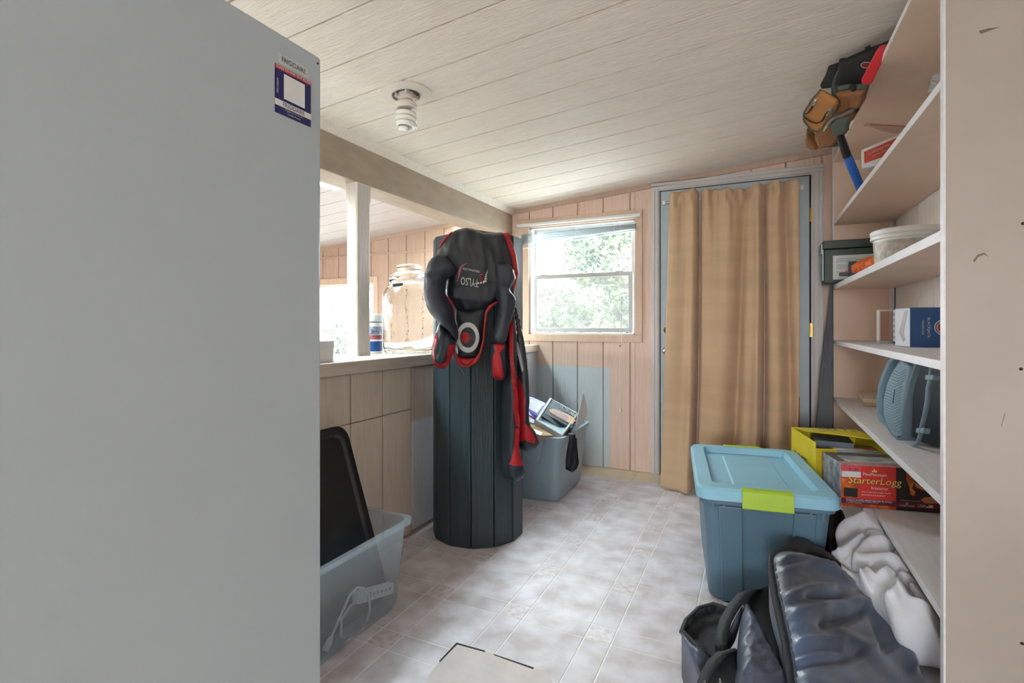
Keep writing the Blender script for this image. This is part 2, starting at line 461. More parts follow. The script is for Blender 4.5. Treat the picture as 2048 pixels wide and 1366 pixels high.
cb_.build('ceiling_backing', m_groove, ce)
m_curb = mat('skylight_curb_paint', (238, 232, 214), .5, var=.03)
m_sky = glassy('skylight_sheet', (240, 246, 242), haze=.08)
for h in SKYL:  # builds the seen skylight and the two added ones
    q = MB()
    for r in ((h[0]-.02, h[0]+.004, h[2]-.02, h[3]+.02), (h[1]-.004, h[1]+.02, h[2]-.02, h[3]+.02), (h[0], h[1], h[2]-.02, h[2]+.004), (h[0], h[1], h[3]-.004, h[3]+.02)):
        c_ = cslab(*r, -.012, .14); q.add(c_.v, c_.f)
    q.build('skylight_curb', m_curb, ce)
    cslab(h[0], h[1], h[2], h[3], .14, .145).build('skylight_panel', m_sky, ce)
y = 1.901-.2163*32
while y < YB-.01:
    a = max(YF, y+.003); b = min(YB-.002, y+.2163-.003)
    if b-a > .02:
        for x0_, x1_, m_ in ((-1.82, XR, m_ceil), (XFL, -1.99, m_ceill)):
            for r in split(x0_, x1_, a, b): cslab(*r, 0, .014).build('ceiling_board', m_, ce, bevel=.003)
    y += .2163

# ------------------------------------------------------------------ walls
def boards(parent, axis, plane, th, u0, u1, z0, z1, start, pitch, holes, m, zs=(), gap=.006, name='wall_board', top=None):
    cuts = sorted(set([u0, u1]+[h[k] for h in holes for k in (0, 1) if u0 < h[k] < u1]))
    gr = []; g = start-pitch*math.ceil((start-u0)/pitch)
    while g < u1:
        if g > u0: gr.append(g)
        g += pitch
    edges = sorted(cuts+gr)
    for a, b in zip(edges, edges[1:]):
        if b-a < .004: continue
        aa = a+(gap/2 if a in gr else 0); bb = b-(gap/2 if b in gr else 0)
        hz = [(h[2], h[3]) for h in holes if h[0] <= a+1e-6 and h[1] >= b-1e-6]
        t = z1 if top is None else top((a+b)/2)
        lv = [z0]+[q for q in zs if z0 < q < t]+[t]
        segs = []
        for p, q in zip(lv, lv[1:]):
            cur = [(p, q)]
            for h0, h1 in hz:
                nx = []
                for p1, q1 in cur:
                    if h1 <= p1 or h0 >= q1: nx.append((p1, q1)); continue
                    if h0 > p1: nx.append((p1, h0))
                    if h1 < q1: nx.append((h1, q1))
                cur = nx
            segs += cur
        for p, q in segs:
            if q-p < .01: continue
            qq = q-(.003 if q in zs else 0)
            mt = m((a+b)/2, (p+q)/2) if callable(m) else m
            if axis == 'X': piece(name, boxmesh(bb-aa, th, qq-p, mt, .003), parent, ((aa+bb)/2, plane+th/2, (p+qq)/2))
            else: piece(name, boxmesh(th, bb-aa, qq-p, mt, .003), parent, (plane+th/2, (aa+bb)/2, (p+qq)/2))
WH = (-1.665, -.808, 1.015, 1.88); DH = (-.645, .345, 0, 2.085); WH2 = (-4.02, -3.275, .75, 1.49)
wb = MB()
for a, b, c, d in ((XFL-.1, WH2[0], -.06, 2.5), (WH2[0], WH2[1], -.06, WH2[2]), (WH2[0], WH2[1], WH2[3], 2.5), (WH2[1], WH[0], -.06, 2.5), (WH[0], WH[1], -.06, WH[2]), (WH[0], WH[1], WH[3], 2.5), (WH[1], DH[0], -.06, 2.5), (DH[0], DH[1], DH[3], 2.5), (DH[1], XR+.2, -.06, 2.5)):
    wb.box(a, b, YB+.014, YB+.1, c, d)
wb = wb.build('wall_back', m_groove); struct(wb)
boards(wb, 'X', YB, .014, XFL, XR, 0, 2.25, -1.668, .2055, [WH, DH, WH2], lambda u, z: m_wallb if u > -1.9 else m_wall)
t = MB().box(XFL, -2.0, YB-.010, YB, 1.752, 1.768).build('seam_strip', m_wall, wb, world=False)
for a, b in ((XFL, -1.995), (-1.82, -.70), (-.70, .44)):
    MB().add([(a, YB-.012, cz(a)-.035), (b, YB-.012, cz(b)-.035), (b, YB, cz(b)-.035), (a, YB, cz(a)-.035), (a, YB-.012, cz(a)), (b, YB-.012, cz(b)), (b, YB, cz(b)), (a, YB, cz(a))],
             [(0, 3, 2, 1), (4, 5, 6, 7), (0, 1, 5, 4), (1, 2, 6, 5), (2, 3, 7, 6), (3, 0, 4, 7)]).build('crown_strip', m_wall, wb)
# low wall under the ledge
wl = MB().box(-2.0, XL-.014, YF, YB, 0, .874).build('wall_left', m_groove); struct(wl)
boards(wl, 'Y', XL-.014, .014, YF, 2.169, .015, .873, 1.735, .217, [], m_half, zs=(.656,))
boards(wl, 'Y', XL-.014, .024, 2.173, YB-.002, .03, .873, 2.54, .37, [], m_halfr)
struct(MB().box(-2.06, -1.585, YF, YB-.001, .875, .932).build('trim_1', mat('ledge_paint', (214, 198, 184), .6, var=.08, vs=4, bump=.9, bs=7, stretch=(16, 1.5, 16)), bevel=.006), 'painted timber ledge on top of the low wall')
# beam, its crown strip, post
struct(MB().box(-1.99, -1.82, YF, YB-.001, 1.815, cz(-1.99)+.01).build('trim_2', m_beam, bevel=.004), 'painted ceiling beam over the ledge')
struct(MB().add([(-1.82, YF, 2.0), (-1.79, YF, cz(-1.79)), (-1.82, YF, cz(-1.82)), (-1.82, YB-.013, 2.0), (-1.79, YB-.013, cz(-1.79)), (-1.82, YB-.013, cz(-1.82))], [(0, 1, 2), (5, 4, 3), (0, 3, 4, 1), (1, 4, 5, 2), (2, 5, 3, 0)]).build('trim_3', m_ceil), 'thin cove strip between beam and ceiling')
m_post = mat('post_paint', (205, 194, 186), .55, var=.06, vs=5, bump=.5, bs=6, stretch=(14, 14, 2))
po = MB()
po.loft([rrect(-1.857, 2.057, .076, .096, .004, .932, 2), rrect(-1.857, 2.057, .076, .096, .004, 1.01, 2), rrect(-1.857, 2.057, .076, .096, .012, 1.03, 2), rrect(-1.857, 2.057, .076, .096, .012, 1.71, 2), rrect(-1.857, 2.057, .078, .1, .003, 1.74, 2), rrect(-1.857, 2.057, .078, .1, .003, 1.815, 2)])
struct(po.build('trim_4', m_post), 'square timber post between ledge and beam')
# wall behind the shelves
wr_ = MB().box(XR+.012, XR+.1, YF, YB, 0, 2.5).build('wall_right', m_groove); struct(wr_)
boards(wr_, 'Y', XR, .012, YF, YB, 0, 2.27, 3.538, .26, [], mat('white_wall_paint', (234, 226, 220), .55, var=.04, vs=3, bump=.35, bs=7, stretch=(26, 26, 1.6)), gap=.007)
# far left wall and wall behind the camera, each with an opening added for daylight
fw = MB()
for a, b, c, d in ((YF, -.4, 0, 2.5), (-.4, 1.9, 0, 1.0), (-.4, 1.9, 1.3, 2.5), (1.9, YB, 0, 2.5)): fw.box(XFL-.1, XFL, a, b, c, d)
struct(fw.build('wall_far_left', m_wall))
ff = MB()
for a, b, c, d in ((XFL, -.6, 0, 2.5), (-.6, .7, 0, .7), (-.6, .7, 2.0, 2.5), (.7, XR, 0, 2.5)): ff.box(a, b, YF-.1, YF, c, d)
struct(ff.build('wall_front', m_wall))
w3 = root('added_window_3', (XFL-.05, 0, 0))  # unseen window added to bring daylight in from the left
for k in range(3): MB().box(XFL-.08, XFL-.02, -.4+k*1.125, -.4+k*1.125+.05, 1.0, 1.3).build('mullion', m_wht, w3)
d2 = root('added_window_4', (.05, YF-.05, .7))  # unseen window added behind the camera for more light
for a in (-.6, .65): MB().box(a, a+.05, YF-.08, YF-.02, .7, 2.0).build('stile', m_wht, d2)
# ------------------------------------------------------------------ windows
m_pane = glassy('window_glass', (246, 250, 250), haze=.02)
m_pane2 = glassy('hazed_glass', (242, 242, 240), haze=.04)  # milky haze in the panes stands in for glare from outdoors
m_screen = glassy('insect_screen', (222, 222, 220), haze=.06, hazecol=(156, 156, 152))
m_wtrim = mat('peach_casing_paint', (216, 188, 166), .6, var=.05, vs=3, bump=.5, bs=7, stretch=(20, 20, 4))
w1 = root('window_1', (-1.23, YB, 1.0))
x0, x1, z0, z1 = WH
CO = (-1.784, -.754, .96, 1.945)
MB().box(CO[0], x0, YB-.018, YB, CO[2]+.055, z1).build('casing', m_wtrim, w1, bevel=.003)
MB().box(x1, CO[1], YB-.018, YB, CO[2]+.055, z1).build('casing', m_wtrim, w1, bevel=.003)
MB().box(CO[0], CO[1], YB-.018, YB, z1, CO[3]).build('casing', m_wtrim, w1, bevel=.003)
MB().box(CO[0], CO[1], YB-.018, YB, CO[2], CO[2]+.055).build('casing', m_wtrim, w1, bevel=.003)
jl = MB(); e = .012
jl.box(x0, x0+e, YB, YB+.08, z0, z1).box(x1-e, x1, YB, YB+.08, z0, z1).box(x0, x1, YB, YB+.08, z1-e, z1).box(x0, x1, YB, YB+.08, z0, z0+e)
jl.build('jamb', m_trimgrey, w1)
def sash(parent, a, b, c, d, y, w, m, pane, nm):
    s = MB(); s.box(a, a+w, y, y+.022, c, d).box(b-w, b, y, y+.022, c, d).box(a+w, b-w, y, y+.022, c, c+w).box(a+w, b-w, y, y+.022, d-w, d)
    o = s.build(nm, m, parent, bevel=.002)
    MB().box(a+w, b-w, y+.009, y+.012, c+w, d-w).build('pane', pane, o)
    return o
sash(w1, x0+.022, x1-.018, 1.475, z1-e, YB+.045, .022, m_alum, m_pane, 'upper_sash')
lo = sash(w1, x0+.03, x1-.022, z0+.02, 1.495, YB+.018, .032, m_alum, m_pane2, 'lower_sash')
MB().box(x0+.06, x1-.05, YB+.058, YB+.060, z0+.05, 1.47).build('insect_screen', m_screen, w1)
MB().box(x0+.09, x0+.15, YB+.012, YB+.02, 1.49, 1.5).build('sash_latch', m_alum, w1)
MB().box(x1-.15, x1-.09, YB+.012, YB+.02, 1.49, 1.5).build('sash_latch', m_alum, w1)
w2 = root('window_2', (-3.64, YB, .75))
a, b, c, d = WH2
MB().box(b, b+.048, YB-.016, YB, c, d+.06).build('casing', m_wtrim, w2, bevel=.003)
MB().box(a, b, YB-.016, YB, d, d+.06).build('casing', m_wtrim, w2, bevel=.003)
MB().box(a-.05, a, YB-.016, YB, c, d+.06).build('casing', m_wtrim, w2, bevel=.003)
jl = MB(); jl.box(a, a+.01, YB, YB+.08, c, d).box(b-.01, b, YB, YB+.08, c, d).box(a, b, YB, YB+.08, d-.02, d).box(a, b, YB, YB+.08, c, c+.02); jl.build('jamb', m_wht, w2)
sash(w2, a+.10, b-.012, c+.02, d-.03, YB+.03, .03, m_wht, m_pane, 'sash')
# ------------------------------------------------------------------ door with its casing
d1 = root('door_1', (-.15, YB, 0))
MB().box(-.625, .318, YB+.004, YB+.044, .012, 2.062).build('slab', m_door, d1, bevel=.002)
MB().box(-.645, -.632, YB, YB+.05, 0, 2.085).build('jamb', m_trimgrey, d1)
MB().box(.328, .345, YB, YB+.05, 0, 2.085).build('jamb', m_trimgrey, d1)
MB().box(-.632, .328, YB, YB+.05, 2.068, 2.085).build('jamb', m_trimgrey, d1)
MB().box(-.645, .345, YB+.045, YB+.06, -.05, 2.085).build('light_seal', m_dark, d1)  # dark sheet behind the slab, added to seal its gaps against light
def casing(a, b, z0, z1, horiz=False):
    s = MB()
    if not horiz:
        w = b-a
        s.box(a, b, YB-.012, YB, z0, z1).box(a+w*.12, b-w*.5, YB-.018, YB-.012, z0, z1).box(a+w*.6, b-w*.12, YB-.015, YB-.012, z0, z1)
    else:
        w = z1-z0
        s.box(a, b, YB-.012, YB, z0, z1).box(a, b, YB-.018, YB-.012, z0+w*.5, z1-w*.12).box(a, b, YB-.015, YB-.012, z0+w*.12, z0+w*.4)
    return s.build('casing', m_trimgrey, d1, bevel=.002)
casing(-.69, -.638, 0, 2.075); casing(.34, .395, 0, 2.075); casing(-.69, .395, 2.076, 2.128, True)
for y in (430, 660, 890):
    z = onY(1619, y, YB).z
    h = MB().box(.319, .334, YB-.004, YB+.003, z-.045, z+.045)
    h = h.build('hinge', m_brass, d1)
    MB().lathe([(.005, -.046), (.005, .046)], (.325, YB-.006, z), 10).build('hinge_pin', m_brass, h)
p = onY(1336, 702, YB); MB().lathe([(.026, 0), (.026, .008), (.011, .012), (.011, .03), (.026, .038), (.028, .052), (.018, .062)], (-.578, YB+.004, p.z), 20, ax='Y').build('knob', m_chrome, d1, smooth=True)
p = onY(1336, 660, YB); MB().lathe([(.026, 0), (.024, .014), (.01, .016), (.01, .022)], (-.578, YB+.004, p.z), 20, ax='Y').build('deadbolt', m_brass, d1, smooth=True)

# ------------------------------------------------------------------ outside
m_leaf = mat('juniper_leaves', (96, 106, 72), .7, var=.2, vs=1.5, col2=(62, 76, 58))
m_leaf2 = mat('shrub_leaves', (104, 112, 84), .7, var=.2, vs=1.2, col2=(76, 88, 72))
m_bark = mat('bark', (120, 104, 90), .8, var=.2, vs=12, bump=.6, bs=20, stretch=(3, 3, 1))
gr = MB().box(-90, 90, -90, 140, -1.3, -1.2).build('ground', mat('dry_ground', (184, 182, 172), .9, var=.12, vs=.6)); struct(gr, 'dry grass ground outside')
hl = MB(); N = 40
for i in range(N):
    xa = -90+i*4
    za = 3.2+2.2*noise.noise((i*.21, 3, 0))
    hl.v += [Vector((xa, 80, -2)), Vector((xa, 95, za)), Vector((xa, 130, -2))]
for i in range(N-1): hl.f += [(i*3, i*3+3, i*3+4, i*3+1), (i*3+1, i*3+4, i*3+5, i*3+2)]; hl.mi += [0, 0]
struct(hl.build('hills', mat('haze_painted_hills', (185, 202, 196), .9, var=.1, vs=.1)), 'distant hills with haze painted into their colour')  # pale colour paints the haze of distance onto the hills
def foliage(name, blobs, n, size, m, parent, seed):
    rd = random.Random(seed); mb = MB(); tot = sum(b[3]*b[4]*b[5] for b in blobs)
    for b in blobs:
        for _ in range(int(n*b[3]*b[4]*b[5]/tot)):
            while True:
                q = Vector((rd.uniform(-1, 1), rd.uniform(-1, 1), rd.uniform(-1, 1)))
                if .25 < q.length < 1: break
            q = q.normalized()*q.length**.6
            c = Vector((b[0]+q.x*b[3], b[1]+q.y*b[4], b[2]+q.z*b[5]))
            for _ in range(2):
                d = Vector((rd.uniform(-1, 1), rd.uniform(-1, 1), rd.uniform(-.3, 1))).normalized(); e = d.orthogonal().normalized(); e.rotate(Matrix.Rotation(rd.uniform(0, 6.28), 3, d))
                s = size*rd.uniform(.6, 1.4)
                mb.add([c, c+d*s*.6+e*s*.28, c+d*s*1.2, c+d*s*.6-e*s*.28], [(0, 1, 2, 3)])
    return mb.build(name, m, parent)
def tree(name, label, base, limbs, blobs, n, size, m, seed):
    t = thing(name, label, 'tree' if 'tree' in name else 'shrub', base)
    for k, (pts, r) in enumerate(limbs): MB().tube(pts, [r*(1-.75*i/(len(pts)-1)) for i in range(len(pts))], 8).build('trunk' if k == 0 else 'branch', m_bark, t, smooth=True)
    foliage('foliage', blobs, n, size, m, t, seed)
    return t
J = lambda x, y, Y=8.: onY(x, y, Y)
bt = Vector((J(1275, 640).x, 8, -1.2))
limbs = [([bt, J(1272, 640), J(1262, 560), J(1245, 500), J(1236, 440)], .09), ([J(1268, 600), J(1235, 545), J(1205, 510), J(1175, 470)], .04), ([J(1256, 540), J(1262, 490), J(1275, 450)], .035), ([J(1250, 520), J(1220, 490), J(1200, 450), J(1190, 420)], .035), ([J(1265, 585), J(1225, 560), J(1180, 545)], .03), ([J(1240, 470), J(1225, 430), J(1215, 400)], .03)]
bl = [(*J(1200, 470), .5, .5, .42), (*J(1160, 520), .32, .4, .36), (*J(1245, 440), .5, .5, .4), (*J(1190, 550), .36, .4, .2), (*J(1240, 535), .28, .4, .18), (*J(1180, 430), .42, .4, .3), (*J(1270, 560), .25, .4, .2)]
tree('juniper_tree', 'feathery green juniper tree close outside the single window', bt, limbs, bl, 3000, .085, m_leaf, 3)
for k, (px_, py_, Y, rx, rz, lab) in enumerate([(1100, 625, 11, .82, .62, 'low round shrub seen at left through the lower window sash'), (1190, 615, 12.6, .95, .75, 'broad leafy shrub seen in the middle of the lower window sash'), (1270, 610, 9.6, .6, .72, 'shrub seen at right through the lower window sash, under the tree'), (1150, 690, 8.1, .85, .6, 'dense low shrub nearest to the single window, below the others')]):
    c = onY(px_, py_, Y)
    tree('shrub', lab, (c.x, Y, -1.2), [([Vector((c.x, Y, -1.2)), Vector((c.x, Y, c.z-.2)), Vector((c.x+.1, Y, c.z+.2))], .06)], [(c.x, Y, c.z, rx, .6, rz), (c.x, Y, c.z-.7, rx*.9, .6, .7)], 2200, .1, m_leaf2, 20+k)
for k, (px_, py_, Y, rx, rz, lab) in enumerate([(668, 680, 13.6, 1.15, .8, 'pale shrub seen at left through the far room window'), (735, 665, 16.2, 1.4, .9, 'pale shrub seen at right through the far room window'), (700, 640, 24, 2.2, 1.0, 'distant hazy tree seen through the far room window')]):
    c = onY(px_, py_, Y)
    tree('shrub', lab, (c.x, Y, -1.2), [([Vector((c.x, Y, -1.2)), Vector((c.x, Y, c.z-.2)), Vector((c.x+.1, Y, c.z+.2))], .08)], [(c.x, Y, c.z, rx, .8, rz), (c.x, Y, c.z-1, rx*.9, .8, 1.)], 2000, .16, m_leaf2, 40+k)
# ------------------------------------------------------------------ shelving
SY0, SY1, SX0, SX1 = 1.668, 3.775, .44, .752
sh = thing('shelf_unit', 'tall peach and white built-in shelving along the right wall', 'shelving', ((SX0+SX1)/2, (SY0+SY1)/2, 0))
MB().box(SX0+.002, SX1, SY0, SY0+.024, 0, cz(SX0)-.002).build('upright', mat('upright_paint', (176, 165, 155), .5, var=.05, vs=2.5, bump=.1, bs=25), sh)
MB().box(SX0-.003, SX0+.002, SY0-.001, SY0+.025, 0, cz(SX0)-.004).build('edge_strip', m_white, sh, bevel=.001)
MB().box(SX0+.002, SX1, SY1-.02, SY1, 0, cz(SX0)-.002).build('upright', m_under, sh)
MB().box(SX0-.003, SX0+.002, SY1-.021, SY1, 0, cz(SX0)-.004).build('edge_strip', m_white, sh)
MB().box(SX1-.024, SX1-.004, SY1-.04, SY1-.02, .07, 2.1).build('corner_cleat', m_white, sh)
SZ = {}
for nm, lo, hi in (('top', 2.104, 2.126), ('A', 1.71, 1.735), ('B', 1.31, 1.34), ('C', .971, .996), ('D', .615, .64), ('E', .315, .34), ('F', .03, .055)):
    SZ[nm] = hi
    MB().box(SX0, SX1-.002, SY0+.024, SY1-.02, lo, hi, 0, 1).build('shelf', [m_white, m_under], sh, bevel=.0015)
for y, z in ((1.667, 1.53), (1.667, 1.0), (1.667, .93), (1.667, .4)): pass
for px_, py_ in ((2046, 447), (2042, 738), (2044, 1287)):
    p = onY(px_, py_, SY0); MB().lathe([(.004, 0), (.003, .002)], (p.x, SY0, p.z), 10, ax='Y').build('screw', m_dark, sh)
m_mark = mat('scuff', (120, 104, 92), .7)
for pts in ([(1957, 62), (1975, 57), (2000, 54), (1978, 62), (1962, 68)], [(2002, 853), (2009, 826), (2010, 828), (2003, 853)], [(1946, 522), (1954, 510), (1968, 505), (1978, 515), (1968, 509), (1956, 514), (1949, 525)]):
    MB().prism([onY(x, y, SY0)-Vector((0, .0004, 0)) for x, y in pts], (0, -1, 0), .0003).build('scuff_mark', m_mark, sh)

# ------------------------------------------------------------------ freezer
fz = thing('upright_freezer', 'tall grey white upright freezer filling the left foreground', 'freezer', (-1.06, .33, 0))
m_fz = mat('freezer_enamel', (180, 191, 198), .32, var=.015, vs=3, bump=.04, bs=140, spec=.4)
MB().box(-1.42, -.70, .02, .681, .03, 1.567).build('cabinet', m_fz, fz, bevel=.006)
fd = MB().box(-1.42, -.70, -.06, .012, .06, 1.56).build('door', m_fz, fz, bevel=.015)
MB().box(-1.40, -.72, .012, .02, .07, 1.55).build('gasket', m_trimgrey, fz)
MB().box(-.80, -.775, -.10, -.06, .7, 1.2).build('handle', m_trimgrey, fd, bevel=.008)
for a in (-1.36, -.76):
    for b in (.08, .62): MB().lathe([(.02, 0), (.02, .03)], (a, b, 0), 12).build('foot', m_black, fz)
MB().lathe([(.0022, -.0002), (.0016, .0012)], (-.70, .672, 1.553), 8, ax='X').build('screw', m_dark, fz)
m_navy = mat('navy_print', (34, 34, 98), .4, var=.02); m_redp = mat('red_print', (196, 62, 66), .4, var=.02); m_wp = mat('white_print', (226, 228, 228), .4, var=.01); m_ink = mat('black_ink', (34, 34, 38), .5, var=.02)
SXX = -.6996
def fs(y0, y1, z0, z1, m, nm, par, k=0): return MB().box(SXX, SXX+.0004+k*.0003, y0, y1, z0, z1).build(nm, m, par)
st = fs(.582, .656, 1.434, 1.5125, m_navy, 'sticker', fz)
st['label'] = 'navy, red and white sticker'
fs(.582, .656, 1.506, 1.5125, m_redp, 'red_band', st, 1)
fs(.582, .656, 1.4467, 1.4567, m_wp, 'white_band', st, 1)
fs(.5995, .6425, 1.4615, 1.5025, m_wp, 'white_square', st, 1)
s2 = fs(.588, .650, 1.516, 1.533, mat('clear_label', (196, 202, 203), .3, var=.01), 'top_label', fz)
def ft(body, y, z, w, h, m, rot=0):
    ex, ey = ((0, 1, 0), (0, 0, 1)) if not rot else ((0, 0, 1), (0, -1, 0))
    lettering('lettering', body, (SXX+.0008, y, z), ex, ey, w, h, m, st)
ft('FRIGIDAIRE', .5945, 1.5205, .049, .0082, m_ink); ft('FRIGIDAIRE', .597, 1.4482, .044, .007, m_ink)
ft('SCAN TO FIND OUT MORE!', .584, 1.5072, .070, .0042, m_wp); ft('FFFU13F2VW', .5882, 1.4665, .024, .0036, m_wp, 1)
ft('Frigidaire 13 Cu. Ft.', .601, 1.4415, .037, .0035, m_wp); ft('Upright Freezer', .606, 1.4365, .027, .0035, m_wp)

# ------------------------------------------------------------------ ceiling lamp
lx, ly = -1.343, 1.777; lz = cz(lx)
cl = thing('ceiling_light', 'bare spiral bulb in a round white ceiling fixture', 'light', (lx, ly, lz))
m_lw = mat('lamp_white', (232, 222, 212), .45, var=.02)
tl = Matrix.Rotation(-math.atan(CK), 3, 'Y')
def tilted(mb): mb.v = [Vector((lx, ly, lz))+tl @ q for q in mb.v]; return mb
tilted(MB().lathe([(.060, -.010), (.105, -.004), (.105, 0), (.055, 0), (.055, -.010)], (0, 0, 0), 40, False, False)).build('trim_ring', m_lw, cl, auto=40)
tilted(MB().lathe([(.056, -.003), (.056, .0)], (0, 0, 0), 32)).build('recess', mat('lamp_recess', (96, 84, 74), .7), cl)
sk = tilted(MB().lathe([(.034, -.002), (.034, -.03), (.030, -.034)], (0, 0, 0), 28)).build('socket', m_lw, cl, auto=40)
for s in (-1, 1):
    for q in (-1, 1): tilted(MB().box(s*.026-.004, s*.026+.004, q*.03-.01, q*.03+.016, -.02, -.003)).build('tab', m_lw, sk)
bz = lz-.034
bb = MB().lathe([(.030, 0), (.046, -.012), (.047, -.028), (.040, -.034)], (lx, ly, bz), 32).build('bulb_base', m_lw, cl, auto=40)
pts = []
for i in range(150):
    q = i/149; a = q*2*math.pi*3.9; r = .0355 if q < .86 else .0355*(1-(q-.86)/.14*.75)
    pts.append((lx+r*math.cos(a), ly+r*math.sin(a), bz-.040-.082*q))
MB().tube(pts, .0105, 10).build('spiral_tube', mat('bulb_glass', (245, 242, 236), .25, var=.01), cl, smooth=True)

# ------------------------------------------------------------------ ledge things
LZ = .932
m_glass = bpy.data.materials.new('jar_glass'); m_glass.use_nodes = True
b = m_glass.node_tree.nodes['Principled BSDF']; b.inputs['Transmission Weight'].default_value = 1; b.inputs['Roughness'].default_value = .01; b.inputs['IOR'].default_value = 1.25; b.inputs['Base Color'].default_value = (.97, .99, .98, 1)
nz = m_glass.node_tree.nodes.new('ShaderNodeTexNoise'); nz.inputs['Scale'].default_value = 7; bp = m_glass.node_tree.nodes.new('ShaderNodeBump'); bp.inputs['Strength'].default_value = .12; bp.inputs['Distance'].default_value = .01
m_glass.node_tree.links.new(nz.outputs[0], bp.inputs['Height']); m_glass.node_tree.links.new(bp.outputs[0], b.inputs['Normal'])
jc = (-1.80, 2.418, LZ+.0015)
ja = thing('glass_jar', 'big clear glass jar with glass lid on the ledge', 'jar', jc)
prof = [(.13, 0), (.146, .006), (.152, .03), (.153, .30), (.150, .335), (.135, .365), (.108, .385), (.100, .392), (.100, .415), (.095, .415), (.095, .393), (.103, .378), (.130, .358), (.144, .332), (.147, .30), (.146, .04), (.13, .02), (.02, .024)]
MB().lathe(prof, jc, 48).build('body', m_glass, ja, smooth=True)
MB().lathe([(.102, .392), (.116, .396), (.118, .412), (.102, .416)], jc, 40, False, False).build('rim_collar', m_glass, ja, smooth=True)
ld = MB().lathe([(.09, .418), (.112, .420), (.114, .436), (.095, .452), (.07, .462), (.066, .470), (.074, .482), (.074, .496), (.06, .502), (.02, .502)], jc, 40).build('lid', m_glass, ja, smooth=True)
pl = plane3((785, 568, 2.80), (805, 566, 2.80), (790, 575, 2.79))
slab([(785, 568), (806, 565), (805, 571), (796, 573), (785, 574)], pl, .002).build('tag', m_black, ja)
bc = (-1.945, 2.262, LZ)
bo = thing('supplement_bottle', 'white plastic tub with blue label between post and jar', 'bottle', bc)
MB().lathe([(.05, 0), (.056, .006), (.056, .172), (.05, .18)], bc, 32).build('body', m_wht, bo, auto=40)
MB().lathe([(.058, .178), (.059, .184), (.059, .214), (.055, .22)], bc, 32).build('cap', m_wht, bo, auto=40)
MB().lathe([(.0566, .012), (.0566, .068)], bc, 32, False, False).build('blue_label', mat('blue_label', (28, 84, 160), .35, var=.15, vs=30), bo)
MB().lathe([(.0566, .078), (.0566, .102)], bc, 32, False, False).build('red_label', mat('red_label', (200, 120, 120), .35, var=.1, vs=60, col2=(150, 60, 90)), bo)
MB().lathe([(.0566, .104), (.0566, .150)], bc, 32, False, False).build('print_label', mat('grey_label', (190, 196, 214), .35, vs=50, col2=(90, 96, 130)), bo)
MB().lathe([(.0568, .172), (.0568, .175)], bc, 32, False, False).build('cap_line', m_navy, bo)
wbx = thing('white_box', 'small plain white box on the ledge beside the freezer', 'box', (-1.70, 1.58, LZ))
MB().box(-1.75, -1.65, 1.49, 1.674, LZ, LZ+.075).build('body', m_wht, wbx, bevel=.002)
MB().box(-1.752, -1.648, 1.488, 1.676, LZ+.06, LZ+.09).build('lid', m_wht, wbx, bevel=.002)

# ------------------------------------------------------------------ dark board column
CCX, CCY, CR, NB, CH = -1.332, 2.388, .240, 13, 1.54
co = thing('board_column', 'tall black faceted column of upright grooved boards beside the low wall', 'column', (CCX, CCY, 0))
m_bd = mat('dark_board', (56, 70, 78), .5, var=.12, vs=4, bump=.7, bs=9, stretch=(16, 16, 1.2), rnd=.1)
bme = boxmesh(2*CR*math.sin(math.pi/NB)-.007, .018, CH, m_bd, .003)
for k in range(NB):
    a = -math.pi/2-.37+2*math.pi*k/NB
    ap = CR*math.cos(math.pi/NB)-.009
    piece('board', bme, co, (ap*math.cos(a), ap*math.sin(a), CH/2), a+math.pi/2)
MB().lathe([(CR-.027, .0), (CR-.027, CH-.004)], (CCX, CCY, 0), 26, False, False).build('backing', m_black, co)

# ------------------------------------------------------------------ racing suit on the column
m_nylon = mat('black_nylon', (40, 48, 56), .34, var=.1, vs=5, bump=.12, bs=300, spec=.6)
m_nylon2 = mat('charcoal_nylon', (56, 60, 74), .42, var=.1, vs=5, bump=.12, bs=300)
m_red = mat('red_nylon', (196, 30, 40), .42, var=.08, vs=6, bump=.1, bs=300)
m_wdec = mat('white_print_cloth', (214, 218, 218), .5, var=.03)
k3 = crop(830, 440, 4.019); k4 = crop(960, 470, 4.41); k5 = crop(980, 700, 5.06)
su = thing('padded_suit', 'black and red padded suit draped upside down over the dark column', 'suit', (-1.25, 2.15, CH))
T0 = plane3((880, 470, 2.47), (1010, 470, 2.47), (940, 740, 2.45))
def merge(*ms):
    r = MB()
    for q in ms: r.add(q.v, q.f)
    return r
torso = puff(k3([(300, 98), (360, 72), (430, 63), (500, 80), (540, 100), (625, 104), (712, 105), (750, 190), (785, 300), (805, 420), (790, 520), (720, 600), (660, 665), (575, 722), (440, 738), (320, 722), (250, 605), (255, 480), (200, 380), (170, 290), (215, 190)]), T0, .055, 5, .06,
              wr=lambda x, y: .030*math.exp(-((x-(935-(y-460)*.12))/9.)**2)*max(0, 1-(y-455)/75.)+.022*math.exp(-((x-(962+(y-460)*.05))/8.)**2)*max(0, 1-(y-455)/85.)+.02*math.exp(-((x-(908-(y-470)*.18))/8.)**2)*max(0, 1-(y-465)/60.)+fold(3., 16, 60, .010, -.15)(x, y)+.010*math.exp(-((y-600-.1*(x-940))/6.)**2)+.008*math.exp(-((y-575+.25*(x-940))/5.)**2))
torso.build('torso', m_nylon, su, smooth=True)
MB().tube([W(892, 480, 2.56), W(912, 473, 2.555), W(940, 468, 2.55), W(975, 473, 2.55), W(1008, 475, 2.555), W(1020, 480, 2.56)], [.012, .022, .028, .024, .02, .012], 12).build('collar_roll', m_nylon, su, smooth=True)
